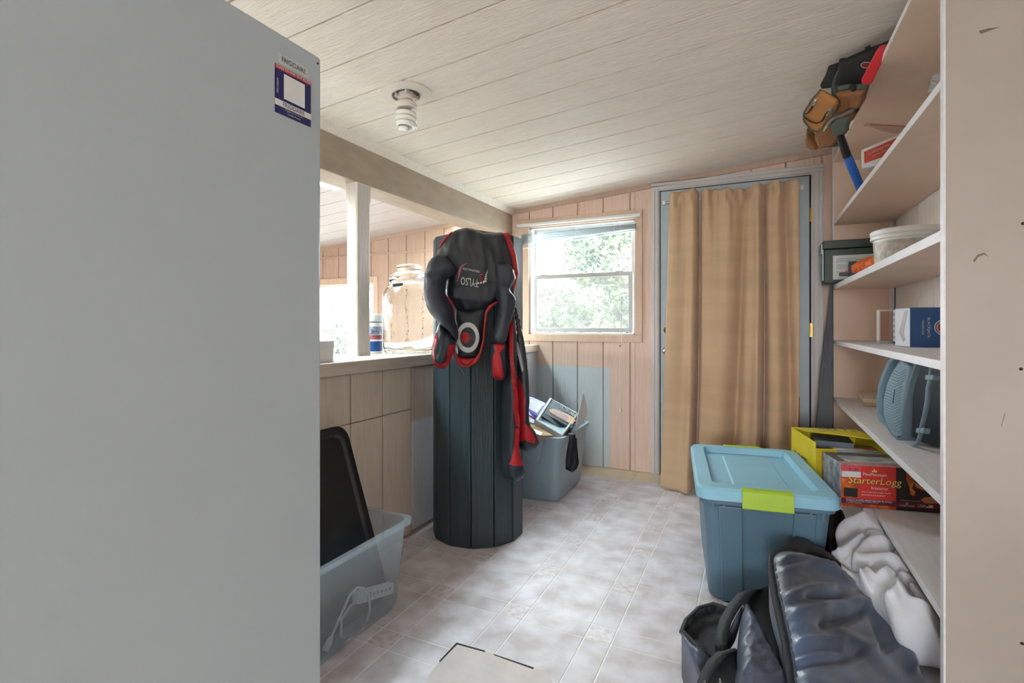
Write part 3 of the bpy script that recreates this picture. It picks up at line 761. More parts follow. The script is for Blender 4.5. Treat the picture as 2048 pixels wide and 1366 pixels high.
tail = puff(k3([(322, 705), (440, 722), (572, 705), (562, 880), (530, 1060), (500, 1112), (420, 1118), (338, 1110), (318, 980), (312, 850)]), plane3((910, 618, 2.455), (972, 618, 2.455), (935, 716, 2.44)), .03, 5, .05, wr=fold(5., 34, 16, .006))
tail.build('tail_panel', m_nylon, su, smooth=True)
TB = tail.bvh(); OB = torso.bvh()
lsl = puff(k3([(175, 285), (120, 340), (82, 470), (84, 640), (120, 745), (200, 835), (280, 905), (335, 965), (345, 900), (318, 800), (300, 700), (245, 600), (255, 480), (330, 410), (290, 330), (230, 290)]), plane3((860, 520, 2.42), (905, 520, 2.40), (890, 680, 2.38)), .065, 5, .05, wr=lambda x, y: fold(8., 30, 14, .010, .5)(x, y)+.012*math.exp(-((y-560-.5*(x-870))/5.)**2)-.010*math.exp(-((y-640-.9*(x-870))/5.)**2))
lsl.build('sleeve', m_nylon2, su, smooth=True)
lf = puff(k3([(200, 830), (170, 905), (132, 1040), (150, 1160), (205, 1196), (265, 1165), (325, 1005), (335, 960), (270, 890)]), plane3((870, 660, 2.40), (910, 680, 2.39), (880, 735, 2.38)), .045, 4.5, .04, wr=fold(2., 12, 30, .006))
lf.build('mitten', m_nylon, su, smooth=True)
LB = lf.bvh()
rsl = puff(k3([(640, 362), (715, 343), (775, 385), (803, 480), (762, 560), (808, 640), (795, 730), (760, 850), (722, 985), (640, 995), (620, 930), (650, 830), (665, 700), (650, 520)]), plane3((995, 530, 2.42), (1030, 540, 2.45), (1005, 680, 2.41)), .05, 5, .06, wr=lambda x, y: fold(12., 9, 50, .009, .1)(x, y)-.014*math.exp(-((y-578-.4*(x-1010))/5.)**2)+.010*math.exp(-((x-1012+.15*(y-560))/4.)**2))
rsl.build('sleeve', m_nylon2, su, smooth=True)
rf = puff(k3([(625, 990), (725, 985), (728, 1060), (722, 1260), (690, 1287), (650, 1280), (622, 1250), (602, 1150), (600, 1060)]), plane3((985, 690, 2.41), (1010, 690, 2.42), (995, 755, 2.40)), .045, 4.5, .03, wr=fold(7., 14, 14, .004))
rf.build('mitten', m_nylon2, su, smooth=True)
RB = rf.bvh()
lgb = puff([(1021, 600), (1034, 640), (1046, 700), (1053, 775), (1054, 842), (1064, 858), (1073, 880), (1071, 892), (1058, 902), (1040, 896), (1034, 850), (1030, 750), (1024, 680)], plane3((1025, 620, 2.52), (1053, 775, 2.56), (1040, 890, 2.52)), .05, 5, .04, wr=fold(4., 9, 40, .008))
lgb.build('trouser_leg', m_nylon, su, smooth=True)
lga = puff([(1012, 640), (1024, 620), (1032, 660), (1033, 720), (1034, 800), (1035, 860), (1038, 895), (1047, 932), (1049, 946), (1036, 960), (1022, 963), (1007, 948), (1005, 900), (1005, 800), (1007, 700)], plane3((1012, 650, 2.46), (1040, 800, 2.48), (1020, 950, 2.46)), .055, 5, .05, wr=fold(6., 9, 35, .009))
lga.build('trouser_leg', m_nylon, su, smooth=True)
AB = lga.bvh(); BB = lgb.bvh()
def dec(nm, px, bv, m, h=3., smooth=False, off=.0035):
    q = decal(px, bv, off, h, smooth)
    if q.v: return q.build(nm, m, su, smooth=True)
dec('red_edge', k3([(712, 103), (757, 106), (775, 180), (800, 270), (825, 440), (795, 570), (785, 550), (803, 440), (775, 300), (745, 200)]), OB, m_red)
rt = [W(*p, 2.475) for p in k3([(735, 105), (765, 190), (800, 290), (822, 430), (806, 510), (790, 565)])]
MB().tube(rt, [.012, .014, .013, .011, .008, .004], 8, flat=.6).build('red_edge', m_red, su, smooth=True)
MB().tube([W(*p, 2.46) for p in k3([(300, 100), (255, 140), (215, 190), (190, 235)])], [.010, .012, .010, .004], 8, flat=.6).build('red_edge', m_red, su, smooth=True)
MB().tube([W(*p, 2.40) for p in k3([(660, 660), (600, 698), (572, 740), (560, 850), (548, 980), (525, 1070), (490, 1130), (430, 1178)])], [.006, .011, .008, .007, .007, .009, .014, .008], 8, flat=.7).build('red_piping', m_red, su, smooth=True)
MB().tube([W(*p, 2.40) for p in k3([(245, 605), (285, 660), (312, 730), (316, 830), (318, 960), (312, 1060), (345, 1130), (390, 1175)])], [.005, .010, .009, .006, .005, .007, .012, .008], 8, flat=.7).build('red_piping', m_red, su, smooth=True)
puff(k3([(335, 1100), (420, 1112), (498, 1106), (470, 1150), (432, 1182), (360, 1172), (345, 1140)]), plane3((915, 714, 2.425), (955, 714, 2.425), (930, 735, 2.42)), .014, 3.5, .01).build('red_tab', m_red, su, smooth=True)
MB().tube([W(*p, 2.415) for p in k3([(358, 1172), (434, 1178), (396, 1240), (358, 1172), (400, 1174)])], .003, 6).build('triangle_ring', m_chrome, su)
def ringpoly(cx, cy, rx, ry, kx, ky, n=30):
    o = ellipse(cx, cy, rx, ry, n); i = ellipse(cx, cy, kx, ky, n); return o, i
for nm, rx, ry, m, of in (('white_disc', 23, 30.5, m_wdec, .002), ('black_disc', 15.6, 20.5, m_nylon, .0032), ('red_disc', 9.5, 10.8, m_red, .0044)):
    dec(nm, ellipse(935.7 if nm != 'red_disc' else 930.5, 675, rx, ry, 26), TB, m, 3, off=of+.002)
# upside-down chest print
L1 = crop(900, 510, 19.51)
a = L1([(1130, 960)])[0]; lettering_on('print', 'TYLSO', a, (-36, -5.5), (-1.0, 15.5), OB, m_wdec, su, .009)
a = L1([(1285, 745)])[0]; lettering_on('print', 'S', L1([(1280, 990)])[0], (-7.2, -1), (-1.0, -0.1), OB, m_red, su) if False else None
lettering_on('print', 'S', L1([(1285, 745)])[0], (-7.6, -.6), (.4, 13), OB, m_red, su, .009)
lettering_on('print', 'PERSONALIZED', L1([(1145, 610)])[0], (-33, -6.5), (-.6, 4.2), OB, m_wdec, su, .009)
def stripes(pts, w0, m):
    q = L1(pts)
    for i in range(len(q)-1):
        (x0, y0), (x1, y1) = q[i], q[i+1]; dx, dy = x1-x0, y1-y0; l = math.hypot(dx, dy); nx, ny = -dy/l, dx/l; w = w0*(1-abs(i-(len(q)-2)/2)/(len(q)*.62))
        dec('print_bar', [(x0+nx*w, y0+ny*w), (x0+dx*.68+nx*w, y0+dy*.68+ny*w), (x0+dx*.68-nx*w, y0+dy*.68-ny*w), (x0-nx*w, y0-ny*w)], OB, m, 6, off=.006)
stripes([(660, 330), (600, 355), (530, 390), (470, 430), (420, 480), (400, 545), (380, 610), (365, 680), (352, 750), (345, 820), (330, 890), (310, 960), (295, 1040)], 2.4, mat('pink_print', (214, 130, 130), .5))
stripes([(920, 1135), (990, 1120), (1070, 1105), (1170, 1090), (1280, 1060), (1370, 1050), (1390, 960), (1395, 880), (1400, 800), (1430, 720), (1455, 640), (1470, 580)], 2.6, m_wdec)
# coloured panels
dec('red_cuff', k3([(132, 1040), (150, 960), (170, 905), (182, 935), (152, 1050), (160, 1140), (205, 1165), (250, 1140), (270, 1000), (325, 1003), (268, 1170), (205, 1198), (148, 1163)]), LB, m_red, 4)
dec('red_palm', k3([(632, 1000), (724, 988), (715, 1030), (680, 1065), (698, 1150), (702, 1200), (721, 1262), (690, 1287), (650, 1280), (622, 1250), (622, 1110), (645, 1060)]), RB, m_red, 4)
dec('red_stripe', [(1019, 640), (1023, 620), (1027, 660), (1027, 720), (1032, 760), (1037, 800), (1036, 818), (1040, 840), (1038, 895), (1028, 896), (1031, 850), (1026, 815), (1027, 790), (1022, 745), (1018, 700)], AB, m_red, 4)
dec('red_cuff', [(1028, 896), (1037, 895), (1047, 931), (1030, 932), (1018, 929), (1024, 915)], AB, m_red, 4)
dec('red_stripe', [(1031, 740), (1040, 760), (1045, 775), (1051, 800), (1050, 845), (1039, 851), (1036, 820)], BB, m_red, 4)
dec('red_cuff', [(1039, 852), (1050, 846), (1062, 860), (1072, 880), (1070, 888), (1060, 885), (1050, 880), (1040, 884)], BB, m_red, 4)
dec('white_patch', [(1030, 682), (1036, 684), (1042, 710), (1047, 740), (1044, 745), (1036, 712)], BB, m_wdec, 4)
dec('red_patch', [(1028, 645), (1034, 648), (1036, 668), (1029, 668)], BB, m_red, 4)

# ------------------------------------------------------------------ clear tub, its lid, power strip
m_clear = glassy('milky_plastic', (240, 245, 248), haze=.24, hazecol=(236, 243, 250), rough=.15)
TX, TY = -1.402, 1.28
tb = thing('clear_tub', 'translucent plastic storage tub on the floor by the low wall', 'tub', (TX, TY, 0))
lp = [rrect(TX, TY, .30, .64, .04, .004), rrect(TX, TY, .315, .67, .045, .02), rrect(TX, TY, .352, .73, .05, .29), rrect(TX, TY, .356, .735, .05, .325), rrect(TX, TY, .385, .765, .05, .327), rrect(TX, TY, .39, .77, .05, .318), rrect(TX, TY, .392, .772, .05, .335), rrect(TX, TY, .35, .73, .045, .335), rrect(TX, TY, .346, .725, .045, .29), rrect(TX, TY, .309, .664, .04, .024)]
MB().loft(lp).build('body', m_clear, tb, smooth=False, auto=35)
lidt = thing('black_tub_lid', 'black rounded plastic tub lid standing in the clear tub', 'lid', (-1.40, 1.35, .03))
m_bp = mat('glossy_black_plastic', (26, 28, 31), .25, var=.1, vs=4)
o0 = Vector((-1.30, 1.36, .03)); ez = Vector((-.225, 0, .652)).normalized(); ey = Vector((0, 1, 0)); nn = ey.cross(ez).normalized()
if nn.x < 0: nn = -nn
def lidp(pts, h): return [o0+ey*p.x+ez*p.y+nn*h for p in pts]
R = lambda w, hh, r: [Vector((q.x, q.y+.345)) for q in rrect(0, 0, w, hh, r, 0, 6)]
MB().loft([lidp(R(.50, .69, .06), -.012), lidp(R(.50, .69, .06), .004), lidp(R(.485, .675, .055), .008), lidp(R(.44, .63, .045), .006), lidp(R(.42, .61, .04), -.004)]).build('panel', m_bp, lidt, auto=35)
MB().loft([lidp([Vector((-.02+a*.01, .06+b*.6)) for a, b in ((-1, 0), (1, 0), (1, .8), (-1, .8))], -.004), lidp([Vector((-.02+a*.006, .062+b*.6)) for a, b in ((-1, 0), (1, 0), (1, .79), (-1, .79))], .001)]).build('ridge', m_bp, lidt)
ps = thing('power_strip', 'white power strip with coiled cord inside the clear tub', 'power strip', (-1.27, 1.45, .03))
X1 = -1.272
q = [onX(x, y, X1) for x, y in [(716, 1186), (788, 1166), (788, 1187), (717, 1210)]]
MB().prism(q, (1, 0, 0), .03).build('body', m_wht, ps, bevel=.004)
for i in range(5):
    c = onX(748+i*8, 1188-i*2.6, X1+.001); MB().box(X1, X1+.001, c.y-.006, c.y+.006, c.z-.004, c.z+.006).build('outlet', mat('outlet_grey', (140, 142, 146), .5), ps)
c = onX(738, 1192, X1); MB().box(X1, X1+.003, c.y-.008, c.y+.008, c.z-.012, c.z+.012).build('switch', mat('switch_grey', (120, 130, 150), .4), ps)
cp = [(719, 1200), (700, 1212), (683, 1240), (682, 1270), (694, 1280), (715, 1272), (732, 1250), (740, 1220), (738, 1190), (728, 1176), (715, 1175), (700, 1190), (680, 1235), (665, 1270), (655, 1290)]
MB().tube([onX(x, y, X1+.004) for x, y in cp], .0042, 8).build('cord', m_wht, ps, smooth=True)
MB().tube([onX(x, y, X1+.004) for x, y in [(664, 1272), (658, 1285), (650, 1302)]], [.005, .012, .011], 8).build('plug', m_wht, ps, smooth=True)
# ------------------------------------------------------------------ window blind
bl_ = thing('window_blind', 'raised white mini blind sagging to the left in the single window', 'blind', (-1.23, YB-.03, 1.9))
m_bw = mat('blind_white', (226, 228, 228), .4, var=.03)
def beam2(p0, p1, dz, dy, m, nm, par, y0=YB-.045):
    a = onY(*p0, y0); b = onY(*p1, y0)
    v = [(a.x, y0, a.z), (b.x, y0, b.z), (b.x, y0+dy, b.z), (a.x, y0+dy, a.z), (a.x, y0, a.z-dz), (b.x, y0, b.z-dz), (b.x, y0+dy, b.z-dz), (a.x, y0+dy, a.z-dz)]
    return MB().add(v, [(0, 3, 2, 1), (4, 5, 6, 7), (0, 1, 5, 4), (1, 2, 6, 5), (2, 3, 7, 6), (3, 0, 4, 7)]).build(nm, m, par)
beam2((1033, 449), (1281, 426), .018, .026, m_bw, 'headrail', bl_)
m_sl = mat('blind_slat', (190, 198, 204), .4, var=.05)
for i in range(11):
    q = i/10
    beam2((1041, 469+q*19), (1271, 447+q*9), .0018, .025, m_sl, 'slat', bl_, YB-.046+.002*(i % 3))
beam2((1042, 496), (1270, 459), .006, .024, m_bw, 'bottom_rail', bl_)
for x, ya, yb in ((1075, 456, 488), (1150, 449, 476), (1228, 442, 464)):
    MB().tube([onY(x, ya, YB-.048), onY(x+2, (ya+yb)/2, YB-.05), onY(x-1, yb, YB-.048)], .0016, 6).build('ladder_cord', m_bw, bl_)
MB().tube([onY(1063, 464, YB-.05), onY(1063, 560, YB-.05), onY(1062, 667, YB-.05)], .0045, 8).build('wand', m_wht, bl_, smooth=True)
for dx in (-1.2, 1.2): MB().tube([onY(1240, 448, YB-.05), onY(1240+dx, 560, YB-.05), onY(1241+dx*1.5, 690, YB-.05), onY(1241+dx, 760, YB-.05), onY(1241, 815, YB-.05)], .0011, 5).build('pull_cord', m_wht, bl_)
tp = onY(1241, 815, YB-.05); MB().lathe([(.003, 0), (.009, -.024), (.008, -.03)], tp, 12).build('tassel', m_wht, bl_)
tp = onY(1240, 692, YB-.05); MB().lathe([(.004, .005), (.006, 0), (.004, -.006)], tp, 10).build('cord_stop', m_brass, bl_)

# ------------------------------------------------------------------ curtain over the door
cu = thing('door_curtain', 'brown fabric curtain with gathered top covering the door', 'curtain', (-.16, 3.7, 0))
m_cu = mat('brown_curtain', (208, 175, 141), .5, var=.05, vs=4, bump=.35, bs=220, stretch=(.5, .5, 4), sheen=.3, spec=.3)
NU, NV = 180, 110
def cpt(i, j):
    u = i/NU; v = j/NV                      # v 0 top
    xl = -.552-.02*v; xr = .252+.02*v-.05*v*v
    x = xl+(xr-xl)*u
    zt = 2.022+.012*math.sin(u*9)*(1-v)+.006*math.sin(u*70)
    z = zt*(1-v)+.012*v
    g = math.exp(-((v-.028)/.018)**2)
    d = 0.
    for c, w, a, k in ((.06, .07, .018, .4), (.245, .014, -.075, .55), (.20, .035, .030, .5), (.36, .06, .020, .7), (.50, .06, .022, .8), (.60, .03, -.040, .7), (.705, .022, .034, .6), (.745, .013, -.060, .5), (.82, .05, .020, .8), (.90, .03, -.035, .7), (.97, .04, .018, .5)):
        cc = c+(.07*math.sin(c*9)*v if c > .3 else .02*v)
        d += a*(.55+.75*v)*math.exp(-((u-cc)/(w*(1+.6*v)))**2)
    d += .010*math.sin(u*46+3*noise.noise((u*5, 0, 2)))*math.exp(-v*9)+.008*noise.noise((u*26, v*3, 1))*math.exp(-v*6)+.030*v*noise.noise((u*2.6+v*1.2, v*1.6, 4))
    y = 3.775-.25*v**1.6-d*1.7+.012*g*math.cos(u*90)
    return Vector((x, y, z))
cm = MB(); cm.v = [cpt(i, j) for j in range(NV+1) for i in range(NU+1)]
cm.f = [(j*(NU+1)+i, j*(NU+1)+i+1, (j+1)*(NU+1)+i+1, (j+1)*(NU+1)+i) for j in range(NV) for i in range(NU)]; cm.mi = [0]*len(cm.f)
cm.build('cloth', m_cu, cu, smooth=True, solid=.003)
MB().tube([(-.60, 3.832, 1.975), (.275, 3.832, 1.985)], .004, 8).build('rod', m_wht, cu)
for x, z in ((-.60, 1.975), (.275, 1.985)): MB().box(x-.008, x+.008, 3.828, YB+.004, z-.015, z+.015).build('rod_bracket', m_wht, cu)
wd_ = thing('wood_strip', 'thin orange wooden board standing between curtain and door', 'board', (.24, 3.8, 0))
MB().box(.215, .262, 3.812, 3.836, 0, .62).build('plank', mat('orange_wood', (190, 128, 72), .5, var=.15, vs=6, bump=.2, bs=8, stretch=(10, 10, 60)), wd_)

# ------------------------------------------------------------------ big blue grey tote
BT = (-.012, 2.522, 0); BR = math.radians(8)
bt_ = thing('storage_tote', 'large blue grey storage tote with lid and lime green latches', 'tote', BT, BR)
m_tb = mat('slate_plastic', (92, 122, 142), .42, var=.05, vs=3, bump=.15, bs=90)
m_tl = mat('blue_lid_plastic', (146, 200, 224), .5, var=.05, vs=3, bump=.05, bs=120)
m_lime = mat('lime_plastic', (172, 206, 62), .4, var=.03)
HB = .425
MB().loft([rrect(0, 0, .38, .62, .05, .0), rrect(0, 0, .40, .64, .05, .012), rrect(0, 0, .425, .68, .05, .25), rrect(0, 0, .445, .705, .045, HB-.03), rrect(0, 0, .47, .73, .04, HB-.028), rrect(0, 0, .47, .73, .04, HB)]).build('body', m_tb, bt_, world=False, auto=35)
def taper(x0, x1, yo, z0, z1, th, par, m, nm):
    # block on the front wall following its slope
    f = lambda z: -(.315+.034*(z/.4))
    k = lambda z: 1+.1*(z/.4)
    v = []
    for z in (z0, z1):
        v += [(x0*k(z), f(z)-th, z), (x1*k(z), f(z)-th, z), (x1*k(z), f(z)+.02, z), (x0*k(z), f(z)+.02, z)]
    MB().add(v, [(0, 3, 2, 1), (4, 5, 6, 7), (0, 1, 5, 4), (1, 2, 6, 5), (2, 3, 7, 6), (3, 0, 4, 7)]).build(nm, m, par, world=False, bevel=.006)
taper(-.155, -.075, 0, .004, HB-.035, .016, bt_, m_tb, 'front_rib'); taper(.085, .155, 0, .004, HB-.035, .016, bt_, m_tb, 'front_rib')
for x in (-.19, -.15, .15, .19): MB().box(x-.004, x+.004, -.362, -.34, HB-.055, HB-.028).build('rim_gusset', m_tb, bt_, world=False)
lid_ = MB().loft([rrect(0, 0, .492, .752, .05, HB-.012), rrect(0, 0, .50, .76, .05, HB-.01), rrect(0, 0, .498, .758, .05, HB+.028), rrect(0, 0, .482, .742, .05, HB+.038), rrect(.0, .0, .38, .64, .03, HB+.04), rrect(0, 0, .365, .625, .025, HB+.012)]).build('lid', m_tl, bt_, world=False, auto=30)
MB().loft([rrect(-.0, -.02, .21, .56, .02, HB+.012), rrect(-.0, -.02, .20, .55, .02, HB+.018)]).build('raised_panel', m_tl, lid_, world=False, auto=30)
for s, nm in ((-1, 'latch'), (1, 'latch')):
    lo_ = MB(); prof = [(.355, HB+.042), (.383, HB+.042), (.392, HB+.034), (.395, HB-.028), (.388, HB-.032), (.384, HB+.026), (.355, HB+.036)]
    pts0 = [Vector((-.088, s*a, b)) for a, b in prof]; pts1 = [Vector((.088, s*a, b)) for a, b in prof]
    lo_.loft([pts0, pts1]).build(nm, m_lime, bt_, world=False, bevel=.002)
# ------------------------------------------------------------------ grey tote at the back with its contents
GT = (-1.305, 3.20, 0)
gt = thing('open_grey_tote', 'open grey plastic tote heaped with odds and ends in the back corner', 'tote', GT, math.radians(1))
m_gt = mat('grey_plastic', (156, 176, 188), .4, var=.04, vs=3, bump=.08, bs=70)
MB().loft([rrect(0, 0, .40, .50, .05, 0), rrect(0, 0, .42, .52, .05, .015), rrect(0, 0, .452, .556, .05, .30), rrect(0, 0, .475, .58, .05, .302), rrect(0, 0, .485, .59, .05, .385), rrect(0, 0, .515, .62, .05, .387), rrect(0, 0, .52, .625, .05, .41), rrect(0, 0, .478, .583, .045, .41), rrect(0, 0, .47, .575, .045, .30), rrect(0, 0, .41, .51, .04, .02)]).build('body', m_gt, gt, world=False, auto=35)
MB().loft([[Vector((x, -.30, z)) for x, z in ((.02, .24), (.10, .24), (.13, .385), (-.01, .385))], [Vector((x, -.275, z)) for x, z in ((.02, .24), (.10, .24), (.13, .385), (-.01, .385))]]).build('grip', m_gt, gt, world=False, bevel=.004)
k6 = crop(1040, 780, 12.42)
PT = plane3((1100, 797, 3.46), (1155, 828, 3.36), (1070, 842, 3.20))
m_lav = mat('lavender_plastic', (176, 172, 226), .3, var=.05); m_vio = mat('violet_plastic', (112, 96, 196), .35, var=.05)
pu = thing('lavender_box', 'pale lavender plastic box sticking out of the grey tote', 'box', tuple(W(1060, 830, 3.4)))
pb = plane3((1055, 800, 3.50), (1090, 810, 3.46), (1060, 835, 3.34))
slab(k6([(155, 215), (200, 165), (300, 165), (640, 320), (620, 380), (440, 640), (160, 480)]), pb, .03).build('tray', m_lav, pu, bevel=.004)
slab(k6([(160, 470), (440, 610), (400, 715), (165, 590)]), plane3((1055, 820, 3.40), (1070, 832, 3.38), (1062, 838, 3.33)), .03).build('side_wall', m_vio, pu, bevel=.003)
slab(k6([(215, 240), (300, 235), (580, 370), (430, 580), (200, 450)]), plane3((1055, 800, 3.49), (1090, 810, 3.45), (1060, 835, 3.33)), .003).build('inner_face', mat('pale_lavender', (206, 204, 238), .3), pu)
fr = thing('wooden_shadow_frame', 'shallow whitewashed wooden frame tilted on the grey tote', 'frame', tuple(W(1095, 850, 3.3)))
m_ww = mat('whitewashed_wood', (212, 214, 208), .6, var=.1, vs=8, bump=.3, bs=9, stretch=(5, 5, 5)); m_pb = mat('pale_blue_board', (158, 196, 212), .5, var=.05)
cor = k6([(745, 190), (1450, 580), (1060, 1130), (385, 735)])
inn = k6([(785, 225), (1410, 585), (1040, 1060), (455, 740)])
slab(cor, plane3((1100, 797, 3.50), (1155, 828, 3.40), (1070, 842, 3.24)), .012).build('back_board', m_pb, fr)
for i in range(4):
    j = (i+1) % 4
    slab([cor[i], cor[j], inn[j], inn[i]], PT, .055).build('frame_side', m_ww, fr, bevel=.002)
sg = thing('painted_sign', 'black block with cursive writing and an oval wooden tag in the frame', 'sign', tuple(W(1115, 830, 3.33)))
PS = plane3((1100, 797, 3.46), (1155, 828, 3.36), (1070, 842, 3.22))
m_sg = mat('chalk_black', (72, 88, 94), .6, var=.12, vs=20); m_sgd = mat('black_side', (22, 34, 42), .5)
top = k6([(810, 240), (1440, 590), (1290, 950), (590, 570)]); sb = MB().prism([W(x, y, PS(x, y)) for x, y in top], PS.n, .05)
sb.build('block', m_sg, sg, bevel=.002)
slab(k6([(590, 575), (1290, 950), (1210, 1090), (550, 650)]), plane3((1087, 826, 3.30), (1144, 857, 3.25), (1084, 833, 3.27)), .02).build('block_side', m_sgd, sg)
SB = sb.bvh()
def sgd(nm, pts, m, off, h=3.): 
    q = decal(pts, SB, off, h, True); return q.build(nm, m, sg) if q.v else None
sgd('tag_edge', k6([(720, 545), (800, 560), (1100, 720), (1350, 850), (1350, 895), (1100, 790), (850, 660)]), m_sgd, .003)
tagp = k6([(730, 490), (790, 470), (900, 485), (1130, 580), (1350, 690), (1410, 760), (1360, 860), (1250, 830), (1000, 700), (850, 610), (735, 530)])
sgd('wooden_tag', tagp, mat('tag_wood', (222, 180, 140), .6, var=.1), .006)
sgd('tag_face', k6([(820, 510), (900, 510), (1150, 620), (1210, 680), (1150, 760), (990, 670), (830, 560)]), mat('tag_blue', (150, 152, 166), .6, var=.25, vs=90, col2=(196, 150, 120)), .008)
for pts in ([(1060, 430), (1110, 430), (1170, 490), (1160, 540), (1120, 540), (1065, 470), (1060, 430)], [(1160, 490), (1230, 590), (1300, 620), (1390, 690)], [(1260, 600), (1290, 530), (1340, 560), (1300, 640)]):
    q = k6(pts); MB().tube([W(x, y, PS(x, y)) + PS.n*.002 for x, y in q], .0018, 5).build('cursive_stroke', m_wdec, sg)
lettering_on('lettering', 'Joy', k6([(1240, 590)])[0], (10, 5.5), (1.6, -4.5), SB, m_wdec, sg, .003)
wh = thing('pale_sheet', 'thin pale rigid sheet standing upright at the right of the grey tote', 'sheet', tuple(W(1165, 840, 3.4)))
slab(k6([(1565, 95), (1600, 120), (1670, 480), (1640, 700), (1420, 980), (1395, 850), (1480, 480)]), plane3((1166, 790, 3.42), (1172, 830, 3.50), (1153, 855, 3.28)), .004).build('sheet', mat('pale_panel', (205, 210, 214), .4, var=.03), wh)
MB().lathe([(.004, 0), (.007, .004), (.004, .009)], W(1168, 786, 3.42), 10).build('knob', m_wht, wh)
cbx = thing('cardboard_box', 'brown cardboard box with shipping label inside the grey tote', 'box', tuple(W(1068, 860, 3.2)))
slab(k6([(185, 620), (350, 740), (330, 830), (820, 1130), (420, 1130), (185, 800)]), plane3((1055, 840, 3.30), (1100, 868, 3.12), (1060, 870, 3.10)), .03).build('carton', mat('cardboard', (190, 154, 110), .7, var=.08), cbx)
slab(k6([(345, 960), (560, 1060), (520, 1130), (330, 1060)]), plane3((1055, 840, 3.28), (1100, 868, 3.10), (1060, 870, 3.08)), .001).build('shipping_label', m_wdec, cbx)
slab(k6([(205, 700), (370, 740), (330, 830), (200, 770)]), plane3((1055, 840, 3.28), (1100, 868, 3.10), (1060, 870, 3.08)), .001).build('paper_slip', mat('paper_slip', (196, 200, 206), .5, vs=90, col2=(120, 126, 140)), cbx)
sp_ = thing('black_strap', 'wide black strap hanging in a loop over the rim of the grey tote', 'strap', tuple(W(1145, 900, 3.08)))
k7 = crop(1020, 760, 5.256)
c = k7([(600, 575), (640, 560), (655, 580), (650, 650), (630, 760), (620, 850), (618, 930), (640, 950), (672, 915), (690, 870), (680, 780), (672, 690), (668, 610)])
T = [3.20, 3.10, 3.06, 3.05, 3.06, 3.06, 3.07, 3.06, 3.06, 3.07, 3.08, 3.09, 3.10]
MB().ribbon([W(x, y, t) for (x, y), t in zip(c, T)], ray(1140, 880).cross(Vector((0, 0, 1)))+Vector((.15, .1, 0)), .040, .003).build('webbing', mat('black_webbing', (22, 27, 33), .6, bump=.3, bs=300), sp_, smooth=True)

# ------------------------------------------------------------------ leaning black rack
lk = thing('folding_rack', 'black folded plastic rack leaning in the gap beside the door', 'rack', tuple(onY(1650, 1030, 3.6)))
k8 = crop(1615, 560, 2.846)
m_rk = mat('rack_black', (58, 64, 72), .45, var=.08)
PR = plane3((1664, 572, 3.18), (1664, 1000, 3.05), (1630, 1000, 3.10))
slab(k8([(128, 30), (146, 30), (148, 1320), (100, 1366), (25, 1366), (18, 1060), (40, 880), (60, 700), (72, 520), (95, 330), (116, 150)]), PR, .02).build('panel', m_rk, lk, bevel=.003)
PR2 = plane3((1664, 572, 3.17), (1664, 1000, 3.04), (1630, 1000, 3.09))
for pts in ([(108, 280), (112, 280), (127, 420), (123, 425)], [(94, 390), (99, 390), (100, 470), (95, 470)], [(94, 490), (97, 490), (82, 640), (79, 640)], [(96, 600), (105, 598), (104, 625), (97, 625)], [(92, 630), (96, 630), (94, 680), (90, 680)], [(138, 460), (142, 460), (120, 700), (116, 700)]):
    slab(k8(pts), PR2, .004).build('slot', m_black, lk)
slab(k8([(60, 930), (72, 930), (40, 1366), (20, 1366)]), PR2, .012).build('side_bar', m_rk, lk)
# ------------------------------------------------------------------ shelf goods
def pbox(nm, o, ex, w, d, h, m, par, bev=.002, lift=0):
    """box from front-left-bottom corner o, front along ex, depth behind"""
    ex = Vector(ex).normalized(); ey = Vector((-ex.y, ex.x, 0)); o = Vector(o); z = Vector((0, 0, 1))
    v = [o+ex*a*w+ey*b*d+z*(c*h+lift) for c in (0, 1) for a, b in ((0, 0), (1, 0), (1, 1), (0, 1))]
    return MB().add(v, [(0, 3, 2, 1), (4, 5, 6, 7), (0, 1, 5, 4), (1, 2, 6, 5), (2, 3, 7, 6), (3, 0, 4, 7)]).build(nm, m, par, bevel=bev)
def frect(nm, o, ex, x0, x1, z0, z1, m, par, off=.0006):
    ex = Vector(ex).normalized(); n = Vector((ex.y, -ex.x, 0)); o = Vector(o)
    pts = [o+ex*a+Vector((0, 0, b))+n*off for a, b in ((x0, z0), (x1, z0), (x1, z1), (x0, z1))]
    return MB().prism(pts, n, .0005).build(nm, m, par)
def ftext(body, o, ex, x, z, w, h, m, par, off=.0012, slant=0.):
    ex = Vector(ex).normalized(); o = Vector(o)
    return lettering('lettering', body, o+ex*x+Vector((0, 0, z)), ex, (0, 0, 1), w, h, m, par, off, slant=slant)
